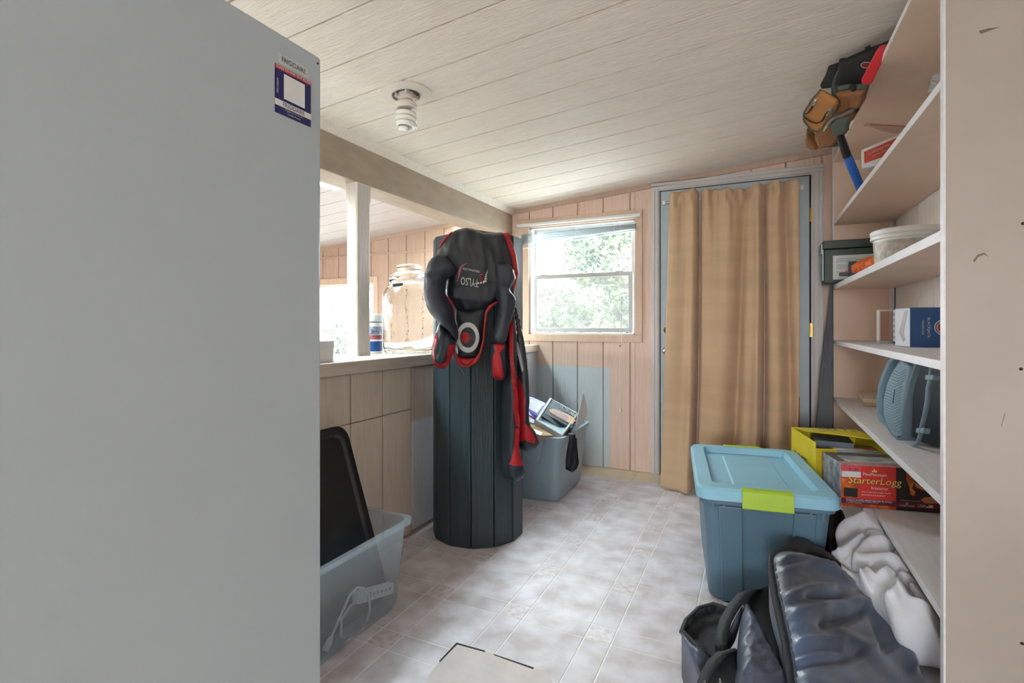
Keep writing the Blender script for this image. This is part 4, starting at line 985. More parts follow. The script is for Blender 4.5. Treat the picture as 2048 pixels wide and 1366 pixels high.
# ammunition can
ac = Vector((.375, 3.60, SZ['B'])); ex = Vector((1, 0, 0))
am = thing('ammunition_can', 'dark green metal can with printed label poking off the shelf', 'can', (.55, 3.66, SZ['B']))
m_ag = mat('olive_paint', (56, 68, 56), .45, var=.06)
pbox('body', ac, ex, .355, .14, .205, m_ag, am, .006); pbox('lid', ac-Vector((.006, .005, 0)), ex, .367, .15, .050, m_ag, am, .006, .207)
m_ae = mat('pale_latch_metal', (150, 168, 172), .4, metal=.5)
MB().box(.368, .373, 3.615, 3.725, SZ['B']+.02, SZ['B']+.205).build('latch_plate', m_ae, am)
MB().box(.360, .372, 3.63, 3.71, SZ['B']+.18, SZ['B']+.245).build('latch', m_ae, am, bevel=.003)
lb = frect('label', ac, ex, .045, .32, .022, .165, m_wdec, am)
for i, (s, w, z) in enumerate((('CONTENTS DESCRIPTION', .10, .142), ('5.56x45mm M855 BALL AMMUNITION', .15, .132), ('QUANTITY 400 ROUNDS', .095, .122), ('SUPPLIER NAME', .068, .104), ('OUTDOOR SALES LLC', .118, .094), ('COUNTRY OF ORIGIN: U.S.A.', .12, .084), ('NET WT. 4.9 Kg', .07, .066), ('GROSS WT. 11.7 Kg', .082, .056), ('PROD. YR. 2018', .068, .046), ('LOT NO. __', .04, .028))):
    ftext(s, ac, ex, .062, z, w, .006, m_ink, lb)
# bucket
bkx = (.605, 2.80, SZ['B'])
bk = thing('plastic_bucket', 'white plastic bucket with snap lid and handle on the shelf', 'bucket', bkx)
MB().lathe([(.105, 0), (.112, .004), (.122, .135)], bkx, 40).build('body', m_wht, bk, auto=40)
MB().lathe([(.124, .128), (.133, .13), (.133, .142), (.128, .146), (.134, .15), (.134, .166), (.126, .172), (.118, .166), (.02, .164)], bkx, 40).build('lid', m_wht, bk, auto=40)
MB().lathe([(.1165, .02), (.1225, .118)], bkx, 40, False, False).build('label_band', mat('bucket_label', (206, 200, 192), .5, var=.1, vs=40, col2=(170, 164, 156)), bk)
pts = [(bkx[0]+.128*math.cos(a)*1.02, bkx[1]+.128*math.sin(a), bkx[2]+.155+.055*math.sin((a+.6)/math.pi*1.0)) for a in [(-.4+3.3*i/16)-1.7 for i in range(17)]]
MB().tube(pts, .005, 8, flat=.6).build('handle', m_wht, bk, smooth=True)
# orange rope
rp_ = thing('orange_rope', 'bundle of orange rope on a black winder at the shelf edge', 'rope', (.52, 3.02, SZ['B']))
m_or = mat('orange_cord', (236, 112, 26), .6, var=.1, vs=60, col2=(196, 80, 14), bump=.5, bs=160)
rc = MB(); rd = random.Random(5)
for i in range(34):
    q = i/33; y = 3.13-.30*q; pts = []; R0 = .034*math.sin(math.pi*(.12+.80*q))**.5
    for k in range(13):
        a = 2*math.pi*k/12+q*3; r = R0+rd.uniform(-.003, .003)
        pts.append((.475+q*.06+r*1.15*math.cos(a), y+.014*math.sin(a+i)+rd.uniform(-.004, .004), SZ['B']+.038+r*math.sin(a)))
    rc.tube(pts, .0065, 6)
rc.lathe([(.012, -.15), (.030, -.13), (.032, .13), (.012, .15)], (.505, 2.98, SZ['B']+.038), 12, ax='Y')
for i in range(5):
    p0 = Vector((.455+.01*i, 3.14, SZ['B']+.03+.008*(i % 3))); rc.tube([p0, p0+Vector((-.015, .02, .006)), p0+Vector((-.03, .022, -.002+.006*(i % 2)))], .003, 5)
rc.build('cord_coil', m_or, rp_, smooth=True)
MB().box(.435, .449, 3.14, 3.155, SZ['B']+.012, SZ['B']+.075).build('winder_end', m_black, rp_, bevel=.003)
MB().box(.435, .475, 3.13, 3.15, SZ['B']+.06, SZ['B']+.078).build('winder_arm', m_black, rp_, bevel=.003)
MB().box(.395, .44, 3.14, 3.155, SZ['B']+.004, SZ['B']+.024).build('winder_handle', m_black, rp_, bevel=.003)
MB().box(.435, .50, 3.12, 3.15, SZ['B']+.001, SZ['B']+.016).build('winder_arm', m_black, rp_, bevel=.003)
# card shoe boxes
ex = Vector((1, .18, 0)).normalized(); o = Vector((.592, 2.68, SZ['C']))
bj = thing('card_shoe_box', 'blue cardboard game box with white side on the shelf', 'box', tuple(o))
m_bj = mat('blue_carton', (38, 88, 150), .35, var=.05, vs=9)
m_bw2 = mat('white_carton', (214, 220, 226), .45, var=.04)
pbox('carton', o, ex, .15, .14, .168, m_bj, bj)
ey = Vector((-ex.y, ex.x, 0))
MB().prism([o-ex*.0008+ey*b+Vector((0, 0, c)) for b, c in ((.003, .002), (.138, .002), (.138, .166), (.003, .166))], -ex, .0006).build('white_side', m_bw2, bj)
MB().prism([o-ex*.0016+ey*b+Vector((0, 0, c)) for b, c in ((.06, .02), (.10, .06), (.05, .155), (.02, .155), (.06, .06), (.04, .03))], -ex, .0006).build('tape', mat('tape', (190, 190, 196), .3), bj)
lettering('lettering', 'BLACKJACK', o+ex*.058+Vector((0, 0, .125)), (0, 0, -1), ex, .085, .013, m_wdec, bj, .0012)
lettering('lettering', "DEALER'S SHOE", o+ex*.041+Vector((0, 0, .113)), (0, 0, -1), ex, .060, .008, m_wdec, bj, .0012)
nb = Vector((ex.y, -ex.x, 0))
for r, m, of in ((.033, m_wdec, .0006), (.029, m_bj, .0010), (.025, m_wdec, .0014), (.022, mat('badge_red', (196, 48, 44), .4), .0018)):
    MB().prism([o+ex*(.118+r*math.cos(a*math.pi/14))+Vector((0, 0, .084+r*math.sin(a*math.pi/14)))+nb*of for a in range(28)], nb, .0004).build('badge', m, bj)
lettering('lettering', 'J', o+ex*.112+Vector((0, 0, .074)), ex, (0, 0, 1), .012, .02, m_wdec, bj, .0026)
cb2 = thing('clear_acrylic_case', 'clear pinkish plastic case behind the blue game box', 'case', (.62, 3.2, SZ['C']))
m_ac = glassy('acrylic', (252, 246, 244), haze=.10, hazecol=(224, 190, 176))
o2 = Vector((.575, 3.19, SZ['C']))
pbox('panel', o2+Vector((0, 0, .014)), (1, 0, 0), .135, .004, .155, m_ac, cb2, 0)
pbox('panel', o2+Vector((0, .06, .014)), (1, 0, 0), .135, .004, .155, m_ac, cb2, 0)
pbox('edge', o2+Vector((0, .0, .014)), (1, 0, 0), .006, .064, .157, m_wht, cb2, .001)
pbox('edge', o2+Vector((0.006, 0, .165)), (1, 0, 0), .129, .064, .006, m_wht, cb2, .001)
pbox('base', o2, (1, 0, 0), .135, .064, .014, m_alum, cb2, .001)
pk = thing('striped_pack', 'slim pack with grey and white stripes between clear case and blue box', 'pack', (.64, 3.03, SZ['C']))
for i in range(12): pbox('stripe', Vector((.615, 3.02, SZ['C']+.001+i*.0138)), (1, .1, 0), .06, .05, .0136, m_navy if i == 0 else (m_bw2 if i % 2 else mat('stripe_grey', (166, 166, 182), .4)), pk, 0)
# beige carton on shelf D
bg_ = thing('flat_carton', 'flat beige cardboard box lying at the far end of a shelf', 'box', (.5, 3.5, SZ['D']))
o = onZ(1727, 812, SZ['D']+.001)
exb = Vector((1, -.08, 0)).normalized()
pbox('carton', o, exb, .16, .30, .042, mat('kraft_card', (206, 176, 140), .7, var=.05), bg_); pbox('lid', o+Vector((-.003, -.003, 0)), exb, .166, .306, .022, mat('pale_card', (226, 214, 194), .7, var=.05), bg_, .001, .022)
# ------------------------------------------------------------------ grey moulded case standing on its side
gc = thing('moulded_case', 'grey moulded plastic case with ribbed base standing on its edge', 'case', (.60, 2.32, SZ['D']))
m_gc = mat('grey_case', (118, 142, 156), .4, var=.05); m_gd = mat('case_dark', (46, 56, 66), .45, var=.08)
k9 = crop(1600, 680, 5.693)
PB = plane3((1790, 720, 1.98), (1765, 820, 2.03), (1800, 880, 1.97))
fa = Vector((.86, .10, 0)).normalized()          # axis into the case, away from its ribbed base
def ring_px(pts, d, grow=0):
    return [W(x, y, PB(x, y))+fa*d for x, y in k9(pts)]
outer = [(1050, 205), (1000, 235), (940, 360), (890, 520), (868, 700), (872, 840), (900, 920), (990, 1000), (1040, 1080), (1110, 1140), (1170, 1145), (1185, 1000), (1200, 780), (1240, 520), (1300, 340), (1330, 270), (1250, 230), (1150, 210)]
inner = [(1062, 225), (1020, 270), (965, 390), (915, 530), (892, 700), (897, 820), (950, 880), (1010, 960), (1060, 1060), (1110, 1110), (1150, 1110), (1165, 980), (1180, 770), (1220, 520), (1280, 340), (1300, 285), (1240, 250), (1150, 230)]
MB().loft([ring_px(outer, .16), ring_px(outer, .0), ring_px(inner, .0), ring_px(inner, .025)]).build('shell', m_gc, gc, auto=40)
rib = [(1090, 330), (1050, 400), (1000, 520), (965, 680), (968, 850), (1010, 960), (1060, 1060), (1110, 1100), (1150, 1090), (1165, 900), (1200, 640), (1240, 440), (1280, 300), (1180, 240)]
RP = lambda pts, d: [W(x, y, PB(x, y))+fa*d for x, y in k9(pts)]
rb_ = MB().loft([RP(rib, .03), RP(rib, -.006)]).build('ribbed_pad', mat('case_pad', (146, 172, 186), .45, var=.04), gc, bevel=.003)
for i in range(22):
    y = 360+i*32
    def xl(y):
        t = [(330, 1075), (400, 1050), (520, 1000), (680, 968), (850, 970), (960, 1012), (1060, 1065)]
        for a, b in zip(t, t[1:]):
            if a[0] <= y <= b[0]: return a[1]+(b[1]-a[1])*(y-a[0])/(b[0]-a[0])
        return 1070
    a = xl(y)+14; c = a+85; b = min(1195+40*(y < 520), a+185)
    q = [W(x, yy, PB(x, yy))-fa*.0075 for x, yy in k9([(a, y-22), (c, y+18), (b, y-26)])]
    MB().tube(q, .0014, 5).build('rib', m_gc, rb_)
q = RP([(1095, 570), (1105, 570), (1085, 725), (1072, 725)], -.0065); MB().prism(q, -fa, .002).build('slot', m_gd, rb_)
MB().loft([[W(x, y, PB(x, y)-.02)+Vector((.03, .02, 0)) for x, y in k9([(1180, 300), (1330, 260), (1480, 300), (1620, 330), (1640, 800), (1620, 1190), (1400, 1200), (1290, 1170), (1180, 1100), (1190, 800)])],
           [W(x, y, PB(x, y)-.02)+Vector((.085, .16, 0)) for x, y in k9([(1180, 300), (1330, 260), (1480, 300), (1620, 330), (1640, 800), (1620, 1190), (1400, 1200), (1290, 1170), (1180, 1100), (1190, 800)])]]).build('drum_body', m_gd, gc, auto=50)
PH = plane3((1862, 740, 1.80), (1850, 820, 1.82), (1835, 890, 1.86))
MB().tube([W(x, y, PH(x, y)) for x, y in k9([(1500, 310), (1490, 420), (1460, 560), (1450, 700), (1420, 860), (1390, 980), (1370, 1090), (1340, 1170), (1290, 1200)])], .0075, 8).build('carry_rail', m_gc, gc, smooth=True)
for x, y in ((1465, 425), (1360, 1030)):
    slab(k9([(x-40, y-30), (x+50, y-30), (x+40, y+32), (x-45, y+26)]), plane3((1862, 740, 1.785), (1850, 820, 1.805), (1835, 890, 1.845)), .02).build('clip', m_gc, gc, bevel=.003)
# ------------------------------------------------------------------ fire starter boxes on shelf E
exs = Vector((.347, .075, 0)).normalized(); eys = Vector((-exs.y, exs.x, 0)); zE = SZ['E']
o = Vector((.318, 2.495, zE)); BWd, BH, BD = .355, .176, .21
m_fr = mat('firebox_red', (208, 52, 48), .35, var=.04); m_fk = mat('firebox_dark', (46, 34, 32), .4, var=.2, vs=30); m_fm = mat('firebox_maroon', (104, 30, 48), .4); m_fl_ = mat('flame_print', (236, 132, 40), .4, var=.2, vs=25, col2=(150, 50, 24)); m_fw = mat('box_film', (172, 180, 190), .2, var=.15, vs=22, col2=(112, 118, 132)); m_gold = mat('gold_letters', (242, 206, 92), .4)
fb = thing('firestarter_box', 'red firestarter box with big yellow lettering hanging off the shelf', 'box', tuple(o+exs*.17))
pbox('carton', o, exs, BWd, BD, BH, m_fw, fb)
fr_ = frect('front_print', o, exs, .002, BWd-.002, .002, BH-.002, m_fr, fb)
frect('dark_photo', o, exs, .200, BWd-.004, .034, BH-.003, m_fk, fr_, .0010); frect('maroon_band', o, exs, .002, BWd-.002, .016, .038, m_fm, fr_, .0012)
frect('flame_strip', o, exs, .002, .20, .002, .016, m_fl_, fr_, .0010); frect('dark_strip', o, exs, .20, BWd-.002, .002, .016, m_fk, fr_, .0010)
frect('hearth_photo', o, exs, .004, .068, .040, .118, m_fl_, fr_, .0010); frect('log_photo', o, exs, .012, .062, .044, .080, m_fk, fr_, .0014)
frect('price_tag', o, exs, .004, .074, .148, .172, mat('tag_pink', (216, 84, 96), .4), fr_, .0012); frect('price_tag', o, exs, .004, .074, .124, .148, m_wdec, fr_, .0012)
for pts, m in (([(.235, .165), (.250, .170), (.262, .150), (.262, .115), (.255, .095), (.268, .08), (.262, .062), (.250, .07), (.246, .1), (.236, .13)], m_fl_), ([(.262, .12), (.29, .10), (.30, .085), (.27, .10)], m_fl_), ([(.285, .05), (.30, .062), (.335, .066), (.345, .04), (.30, .038)], mat('hand_print', (206, 120, 84), .5))):
    nb = Vector((exs.y, -exs.x, 0)); MB().prism([o+exs*a+Vector((0, 0, b))+nb*.0018 for a, b in pts], nb, .0004).build('picture', m, fr_)
nb = Vector((exs.y, -exs.x, 0))
MB().prism([o+exs*a+Vector((0, 0, b))+nb*.0016 for a, b in ((.113, .150), (.133, .150), (.131, .158), (.127, .155), (.123, .166), (.119, .155), (.115, .158))], nb, .0004).build('flame_logo', m_gold, fr_)
ftext('PineMountain', o, exs, .082, .134, .084, .013, m_wdec, fr_, .002)
ftext('StarterLogg', o, exs, .026+.002, .092-.002, .190, .036, m_ink, fr_, .002, .03); ftext('StarterLogg', o, exs, .026, .092, .190, .036, m_gold, fr_, .0026, .03)
ftext('firestarter', o, exs, .110, .080, .062, .012, m_wdec, fr_, .003)
ftext('easy to split into smaller chunks', o, exs, .076, .064, .105, .007, m_wdec, fr_, .002); ftext('use indoors and outdoors', o, exs, .076, .053, .085, .007, m_wdec, fr_, .002)
ftext('SELECT-A-SIZE FIRESTARTER BLOCKS', o, exs, .020, .029, .165, .007, m_wdec, fr_, .002); ftext('for fireplaces & fire pits, camping, fishing,', o, exs, .020, .0235, .115, .0045, m_wdec, fr_, .002); ftext('hunting & tailgating', o, exs, .020, .018, .055, .0045, m_wdec, fr_, .002)
ftext('6', o, exs, .234, .028, .008, .009, m_wdec, fr_, .002); ftext('4-START PACKS', o, exs, .213, .019, .052, .007, m_wdec, fr_, .002)
ftext('USA', o, exs, .276, .021, .027, .011, m_wdec, fr_, .002); frect('flag_blue', o, exs, .304, .313, .026, .032, m_navy, fr_, .002); frect('flag_stripes', o, exs, .304, .328, .020, .026, mat('flag_pink', (226, 176, 170), .5), fr_, .002); frect('flag_stripes', o, exs, .313, .328, .026, .032, MATS['flag_pink'], fr_, .002)
ftext('$1.00', o, exs, .030, .150, .034, .012, m_ink, fr_, .002); ftext('Crafted from real firelogs', o, exs, .214, .041, .07, .005, m_wdec, fr_, .002)
def topface(o, ex, w, d, h, spec, par):
    ex = Vector(ex); ey = Vector((-ex.y, ex.x, 0)); o = Vector(o)+Vector((0, 0, h))
    for x0, x1, y0, y1, m in spec: MB().prism([o+ex*a*w+ey*b*d+Vector((0, 0, .0008)) for a, b in ((x0, y0), (x1, y0), (x1, y1), (x0, y1))], (0, 0, 1), .0006).build('top_print_and_glare', m, par)
m_tg = mat('painted_film_glare', (206, 214, 222), .15, var=.1, vs=16, col2=(150, 160, 172)); m_tk = mat('film_dark', (92, 98, 112), .25, var=.2, vs=30)  # first material paints glare on the film as pale patches
topface(o, exs, BWd, BD, BH, ((.02, .98, .02, .22, mat('film_pink', (206, 150, 150), .25, var=.1, vs=30)), (.12, .98, .24, .72, m_tg), (.02, .98, .75, .97, m_tk), (.02, .1, .24, .72, m_tk)), fb)
o2 = o+eys*(BD+.006)+exs*.075
fb2 = thing('wrapped_box', 'shrink wrapped box with bar code behind the firestarter box', 'box', tuple(o2+exs*.15))
pbox('carton', o2, exs, .30, .19, .170, mat('wrap_dark', (120, 104, 96), .25, var=.3, vs=25, col2=(196, 150, 90)), fb2)
topface(o2, exs, .30, .19, .170, ((.02, .98, .02, .12, m_tk), (.03, .97, .16, .36, m_tg), (.03, .97, .40, .62, m_bw2), (.1, .97, .66, .78, m_fr), (.02, .98, .82, .98, m_tk)), fb2)
for i in range(7):
    topface(o2, exs, .30, .19, .1706, ((.45+i*.05, .465+i*.05, .44, .58, m_ink),), fb2)
# yellow carton, open at the top
oy = o+eys*(BD+.012)-exs*.025
yb = thing('yellow_carton', 'open yellow carton with torn flap behind the firestarter boxes', 'box', tuple(oy+exs*.1+eys*.1))
m_ye = mat('yellow_card', (232, 212, 44), .45, var=.05); m_yi = mat('yellow_card_inside', (212, 186, 28), .5, var=.04)
YW, YD, YH = .30, .36, .215
def ypan(a, b, c, d, z0, z1, th, nm, m):
    p = [oy+exs*a+eys*b, oy+exs*c+eys*d]; n = Vector((p[1]-p[0])).normalized(); n = Vector((n.y, -n.x, 0))
    MB().prism([p[0]+Vector((0, 0, z0)), p[1]+Vector((0, 0, z0)), p[1]+Vector((0, 0, z1)), p[0]+Vector((0, 0, z1))], n, th).build(nm, m, yb)
ypan(0, YD, 0, 0, 0, YH, .003, 'side_wall', m_ye); ypan(0, .01, .095, .01, 0, YH-.03, .003, 'front_wall', m_yi); ypan(YW, 0, YW, YD, 0, YH, .003, 'side_wall', m_ye); ypan(YW, YD, 0, YD, 0, YH, .003, 'back_wall', m_ye)
MB().prism([oy+exs*a+eys*b+Vector((0, 0, c)) for a, b, c in ((0, YD, YH), (.03, .20, YH+.012), (.15, .10, YH+.02), (YW, .05, YH+.01), (YW, YD, YH))], (0, 0, 1), .003).build('flap', m_ye, yb)
MB().box(oy.x+.012, oy.x+.17, oy.y+.15, oy.y+.33, zE+.05, zE+YH-.02).build('inner_box', mat('inner_grey', (92, 104, 118), .4, var=.1, vs=30), yb)
lettering('lettering', 'BELTS', oy+exs*.09+eys*.24+Vector((0, 0, YH+.0135)), exs*.9-eys*.25, eys*.9+exs*.25, .16, .05, mat('grey_ink', (108, 110, 110), .5), yb, .004)
lettering('lettering', 'BOSTITCH'[:5], oy-exs*.002+eys*.30+Vector((0, 0, .06)), -eys, (0, 0, 1), .2, .05, MATS['grey_ink'], yb, .0005)
# ------------------------------------------------------------------ small goods on upper shelves
lf_ = thing('printed_box', 'white and red printed box on the upper shelf', 'box', tuple(W(1765, 320, 2.25)))
P1 = plane3((1723, 305, 2.42), (1800, 270, 2.34), (1723, 335, 2.42))
k10 = crop(1580, 60, 3.4156)
fb_ = MB().prism([W(x, y, P1(x, y)) for x, y in k10([(488, 820), (745, 712), (752, 770), (640, 900), (615, 925), (492, 948)])], P1.n, .06)
fb_.build('carton', m_wht, lf_, bevel=.001)
XB = fb_.bvh()
q = decal(k10([(506, 832), (735, 735), (738, 760), (640, 865), (508, 912)]), XB, .0015, 6); q.build('red_panel', mat('orange_red_print', (222, 74, 52), .4), lf_)
lettering_on('lettering', 'LotFancy Inc.', k10([(535, 862)])[0], (44, -20), (.5, -8.5), XB, m_wdec, lf_, .003)
lettering_on('lettering', 'MADE IN CHINA', k10([(562, 868)])[0], (29, -13), (.3, -3.2), XB, m_wdec, lf_, .003)
pg = thing('loose_leaflet', 'curled paper leaflet with red print lying on top of the printed box', 'leaflet', tuple(W(1780, 255, 2.3)))
P2 = plane3((1728, 250, 2.36), (1815, 255, 2.28), (1790, 268, 2.22))
MB().add([W(x, y, P2(x, y)) for x, y in k10([(500, 655), (525, 633), (660, 645), (800, 652), (770, 705), (700, 708), (620, 690), (545, 660)])], [(0, 1, 2, 7), (7, 2, 6), (2, 3, 5, 6), (3, 4, 5)]).build('sheet', mat('leaflet_paper', (222, 196, 180), .6, var=.05), pg, solid=.001)
MB().tube([W(x, y, P2(x, y))+Vector((0, 0, .002)) for x, y in k10([(550, 648), (660, 655), (795, 662)])], .003, 5, flat=.3).build('red_stripe', m_fr, pg)
bgp = thing('plastic_bag', 'crumpled clear plastic bag at the near end of the upper shelf', 'bag', tuple(W(1876, 175, 1.5)))
puff([(1866, 186), (1872, 165), (1880, 148), (1892, 146), (1894, 190), (1880, 192)], plane3((1870, 170, 1.50), (1890, 160, 1.46), (1880, 190, 1.47)), .02, 3.5, .03, wr=fold(3., 5, 5, .01)).build('film', glassy('clear_film', (240, 244, 248), haze=.3, rough=.1), bgp)
# ------------------------------------------------------------------ tool belt and hammer
tb_ = thing('tool_belt', 'black and tan canvas tool belt hanging from the top shelf', 'tool belt', tuple(W(1690, 200, 2.3)))
m_can = mat('tan_canvas', (150, 100, 62), .75, var=.12, vs=10, bump=.3, bs=260); m_lea = mat('tan_leather', (190, 128, 66), .5, var=.08, vs=12, bump=.15, bs=90); m_blk = mat('black_canvas', (36, 36, 33), .75, var=.1, vs=12, bump=.3, bs=260); m_grn = mat('grey_green_webbing', (84, 92, 80), .7, var=.08, vs=20, bump=.4, bs=220)
k11 = crop(1600, 70, 5.94)
Pq = lambda dt: plane3((1775, 90, 1.95+dt), (1640, 155, 2.20+dt), (1620, 280, 2.46+dt))
def tp(nm, pts, dt, th, m, h=4., sm=False, back=.02, wr=None):
    q = puff(k11(pts), Pq(dt), th, h, back, R=8, smooth=sm, wr=wr); q.build(nm, m, tb_, smooth=True); return q
tp('back_pouch', [(85, 1110), (165, 1170), (240, 1335), (130, 1335), (75, 1300)], .03, .03, m_can, sm=True)
q1 = tp('belt_panel', [(470, 290), (545, 280), (840, 150), (1070, 65), (1100, 60), (1010, 320), (830, 570), (440, 610), (400, 560)], .03, .02, m_blk)
tp('belt_end', [(340, 370), (470, 325), (480, 600), (260, 640), (240, 590), (300, 480)], .035, .02, m_blk)
tp('loop', [(768, 150), (830, 120), (836, 150), (775, 180)], .02, .012, m_blk, 3)
tp('front_pouch', [(430, 620), (600, 590), (830, 575), (780, 760), (640, 1000), (600, 1030), (560, 1160), (440, 1280), (250, 1330), (180, 1170), (330, 1000), (470, 820), (460, 700)], .0, .035, m_can, wr=fold(4., 14, 30, .006))
q2 = tp('pouch_binding', [(430, 610), (600, 582), (590, 650), (440, 672)], -.025, .008, m_grn, 3)
tp('pouch_binding', [(668, 590), (835, 572), (800, 650), (665, 660)], -.025, .008, m_grn, 3)
tp('pouch_divider', [(598, 590), (664, 585), (660, 730), (602, 745)], -.028, .006, m_blk, 3)
tp('webbing', [(440, 425), (470, 420), (425, 520), (415, 600), (470, 740), (462, 800), (430, 765), (372, 715), (370, 620), (395, 520)], -.03, .006, m_grn, 3)
tp('bottom_binding', [(240, 1330), (300, 1290), (470, 1290), (470, 1320), (360, 1335)], -.025, .006, m_grn, 3)
lp_ = tp('leather_pad', [(245, 650), (440, 770), (462, 800), (300, 1090), (215, 1160), (130, 1130), (45, 1020), (45, 930), (140, 770)], -.05, .015, m_lea, 3.5)
LPB = lp_.bvh()
Pm = Pq(-.075)
def ptube(nm, pts, r, m): MB().tube([W(x, y, Pm(x, y)) for x, y in k11(pts)], r, 7).build(nm, m, tb_, smooth=True)
ptube('pad_binding', [(245, 650), (140, 770), (45, 930), (45, 1020), (130, 1130), (215, 1160), (300, 1090), (462, 800)], .004, m_grn)
ptube('steel_loop', [(150, 850), (100, 920), (45, 950), (60, 985), (130, 1030), (200, 1050), (265, 1020), (310, 930)], .0032, m_black)
for a, b in (((205, 745), (150, 850)), ((365, 860), (305, 965))):
    (ax, ay), (bx, by) = a, b
    d = decal(k11([(ax-12, ay-8), (ax+14, ay+6), (bx+18, by+6), (bx-12, by-6)]), LPB, .004, 3); d.build('rivet_plate', m_chrome, tb_)
    for t in (.2, .5, .8):
        c = k11([(ax+(bx-ax)*t+3, ay+(by-ay)*t)])[0]; MB().lathe([(.004, 0), (.003, .003)], W(c[0], c[1], Pm(*c)-.005), 8, ax='Y').build('rivet', m_chrome, tb_)
QB = q1.bvh()
d = decal(ellipse(*k11([(790, 358)])[0], 12, 6.5, 18), QB, .003, 4); d.build('patch_rim', m_wdec, tb_)
d = decal(ellipse(*k11([(790, 358)])[0], 10.5, 5.2, 18), QB, .005, 4); d.build('patch', mat('patch_red', (140, 40, 44), .5), tb_)
rdp = thing('red_plastic_guard', 'red plastic guard tucked into the tool belt', 'guard', tuple(W(1755, 120, 2.0)))
slab(k11([(1066, 150), (1040, 135), (930, 160), (900, 200), (725, 530), (728, 580), (760, 597), (842, 588), (972, 330)]), Pq(-.03), .02).build('blade_guard', mat('red_plastic', (214, 34, 44), .35, var=.03), rdp, bevel=.004)
hm = thing('claw_hammer', 'claw hammer with blue rubber grip hanging from the tool belt', 'hammer', tuple(W(1715, 380, 2.47)))
A0 = k10([(335, 700), (390, 860), (488, 1092)]); tt = (2.26, 2.36, 2.46)
hp = [W(*a, t) for a, t in zip(A0, tt)]
MB().tube([W(*k10([(350, 620)])[0], 2.21), hp[0], hp[1]], [.012, .016, .018], 10).build('shank', m_black, hm, smooth=True)
MB().tube([hp[1], hp[1].lerp(hp[2], .3), hp[1].lerp(hp[2], .75), hp[2]], [.018, .0195, .0185, .021], 12).build('grip', mat('blue_rubber', (28, 92, 178), .5, bump=.4, bs=200), hm, smooth=True)
m_st = mat('steel', (176, 176, 172), .3, metal=1, var=.1)
hx = [W(*p, 2.19) for p in k10([(432, 545), (405, 553), (375, 568), (345, 585), (310, 600), (280, 620), (255, 650), (230, 690)])]
MB().tube(hx, [.015, .015, .011, .014, .012, .009, .007, .003], 10).build('head', m_st, hm, smooth=True)
MB().tube([hx[0], hx[0]+(hx[0]-hx[1]).normalized()*.012], .017, 12).build('face', m_black, hm)
tp('hammer_holder', [(355, 1050), (440, 1000), (590, 970), (580, 1130), (540, 1170), (410, 1205), (370, 1110)], -.13, .012, m_grn, 3)
# ------------------------------------------------------------------ white bedding bundle
bd = thing('bedsheet_bundle', 'crumpled pale grey bedsheet bulging out of the bottom shelves', 'bedsheet', (.5, 2.0, SZ['F']))
m_sheet = mat('pale_cotton', (220, 222, 232), .75, var=.04, vs=6, bump=.15, bs=200, sheen=.2)
k12 = crop(1340, 1000, 3.657); k13 = crop(1520, 1060, 4.465)
PC = plane3((1740, 1022, 2.16), (1675, 1150, 1.86), (1880, 1285, 1.44))
_r = ridges(*[(k13(p), a_, w_) for p, a_, w_ in (
    ([(720, 190), (830, 100), (1000, 30)], .030, 9), ([(705, 370), (840, 330), (980, 220)], .026, 7), ([(900, 400), (1050, 250), (1200, 230)], .022, 9), ([(700, 410), (800, 520), (900, 600), (1000, 640)], .034, 8),
    ([(990, 650), (1050, 565), (1230, 570), (1330, 660), (1370, 780)], .036, 9), ([(1130, 800), (1300, 770), (1450, 860), (1600, 900)], .030, 12), ([(960, 420), (1150, 400), (1350, 400)], .020, 9),
    ([(700, 350), (800, 320), (960, 190), (1000, 110), (1110, 95)], -.030, 3), ([(865, 430), (980, 260), (1060, 175), (1080, 210)], -.034, 3), ([(760, 450), (900, 490), (1000, 485), (1170, 480), (1330, 475)], -.050, 5),
    ([(1020, 495), (1110, 560), (1240, 520), (1330, 565), (1440, 575)], -.045, 4.5), ([(1350, 600), (1400, 700), (1450, 750), (1560, 750)], -.05, 5), ([(1170, 775), (1260, 745), (1320, 640)], -.020, 3), ([(1220, 240), (1240, 350)], -.03, 3))])
def wrs(x, y): return _r(x, y)+fold(5., 40, 18, .004, .3)(x, y)
shp = puff(k12([(1425, 75), (1490, 78), (1530, 150), (1600, 290), (1720, 470), (1850, 680), (1990, 890), (1990, 1065), (1830, 1020), (1650, 985), (1590, 870), (1480, 770), (1300, 660), (1215, 535), (1238, 430), (1235, 330), (1290, 230), (1395, 145)]), PC, .06, 4., .12, R=24, wr=wrs)
shp.build('heap', m_sheet, bd, smooth=True)
# ------------------------------------------------------------------ black bag beside the tote
bb_ = thing('black_tote_bag', 'black shiny bag with small red logo wedged between tote and shelf', 'bag', tuple(onZ(1665, 1130, 0)))
PX_ = plane3((1650, 1040, 2.25), (1690, 1040, 2.22), (1665, 1120, 2.08))
bbq = puff(k12([(1095, 155), (1180, 120), (1255, 75), (1310, 220), (1290, 300), (1240, 400), (1230, 500), (1110, 390), (1100, 300)]), PX_, .035, 5, .05, wr=fold(9., 14, 20, .007))
bbq.build('sack', mat('black_vinyl', (24, 26, 30), .3, var=.1), bb_, smooth=True)
MB().tube([W(x, y, PX_(x, y)-.01) for x, y in k12([(1095, 155), (1180, 118), (1255, 78)])], .006, 6).build('hem', mat('bag_hem', (120, 134, 142), .5), bb_, smooth=True)
d = decal(ellipse(*k12([(1300, 225)])[0], 6, 4, 14), bbq.bvh(), .002, 3); 
if d.v: d.build('logo', mat('logo_red', (190, 90, 96), .5), bb_)
d = decal(k12([(1228, 218), (1238, 212), (1262, 268), (1250, 274)]), bbq.bvh(), .002, 3)
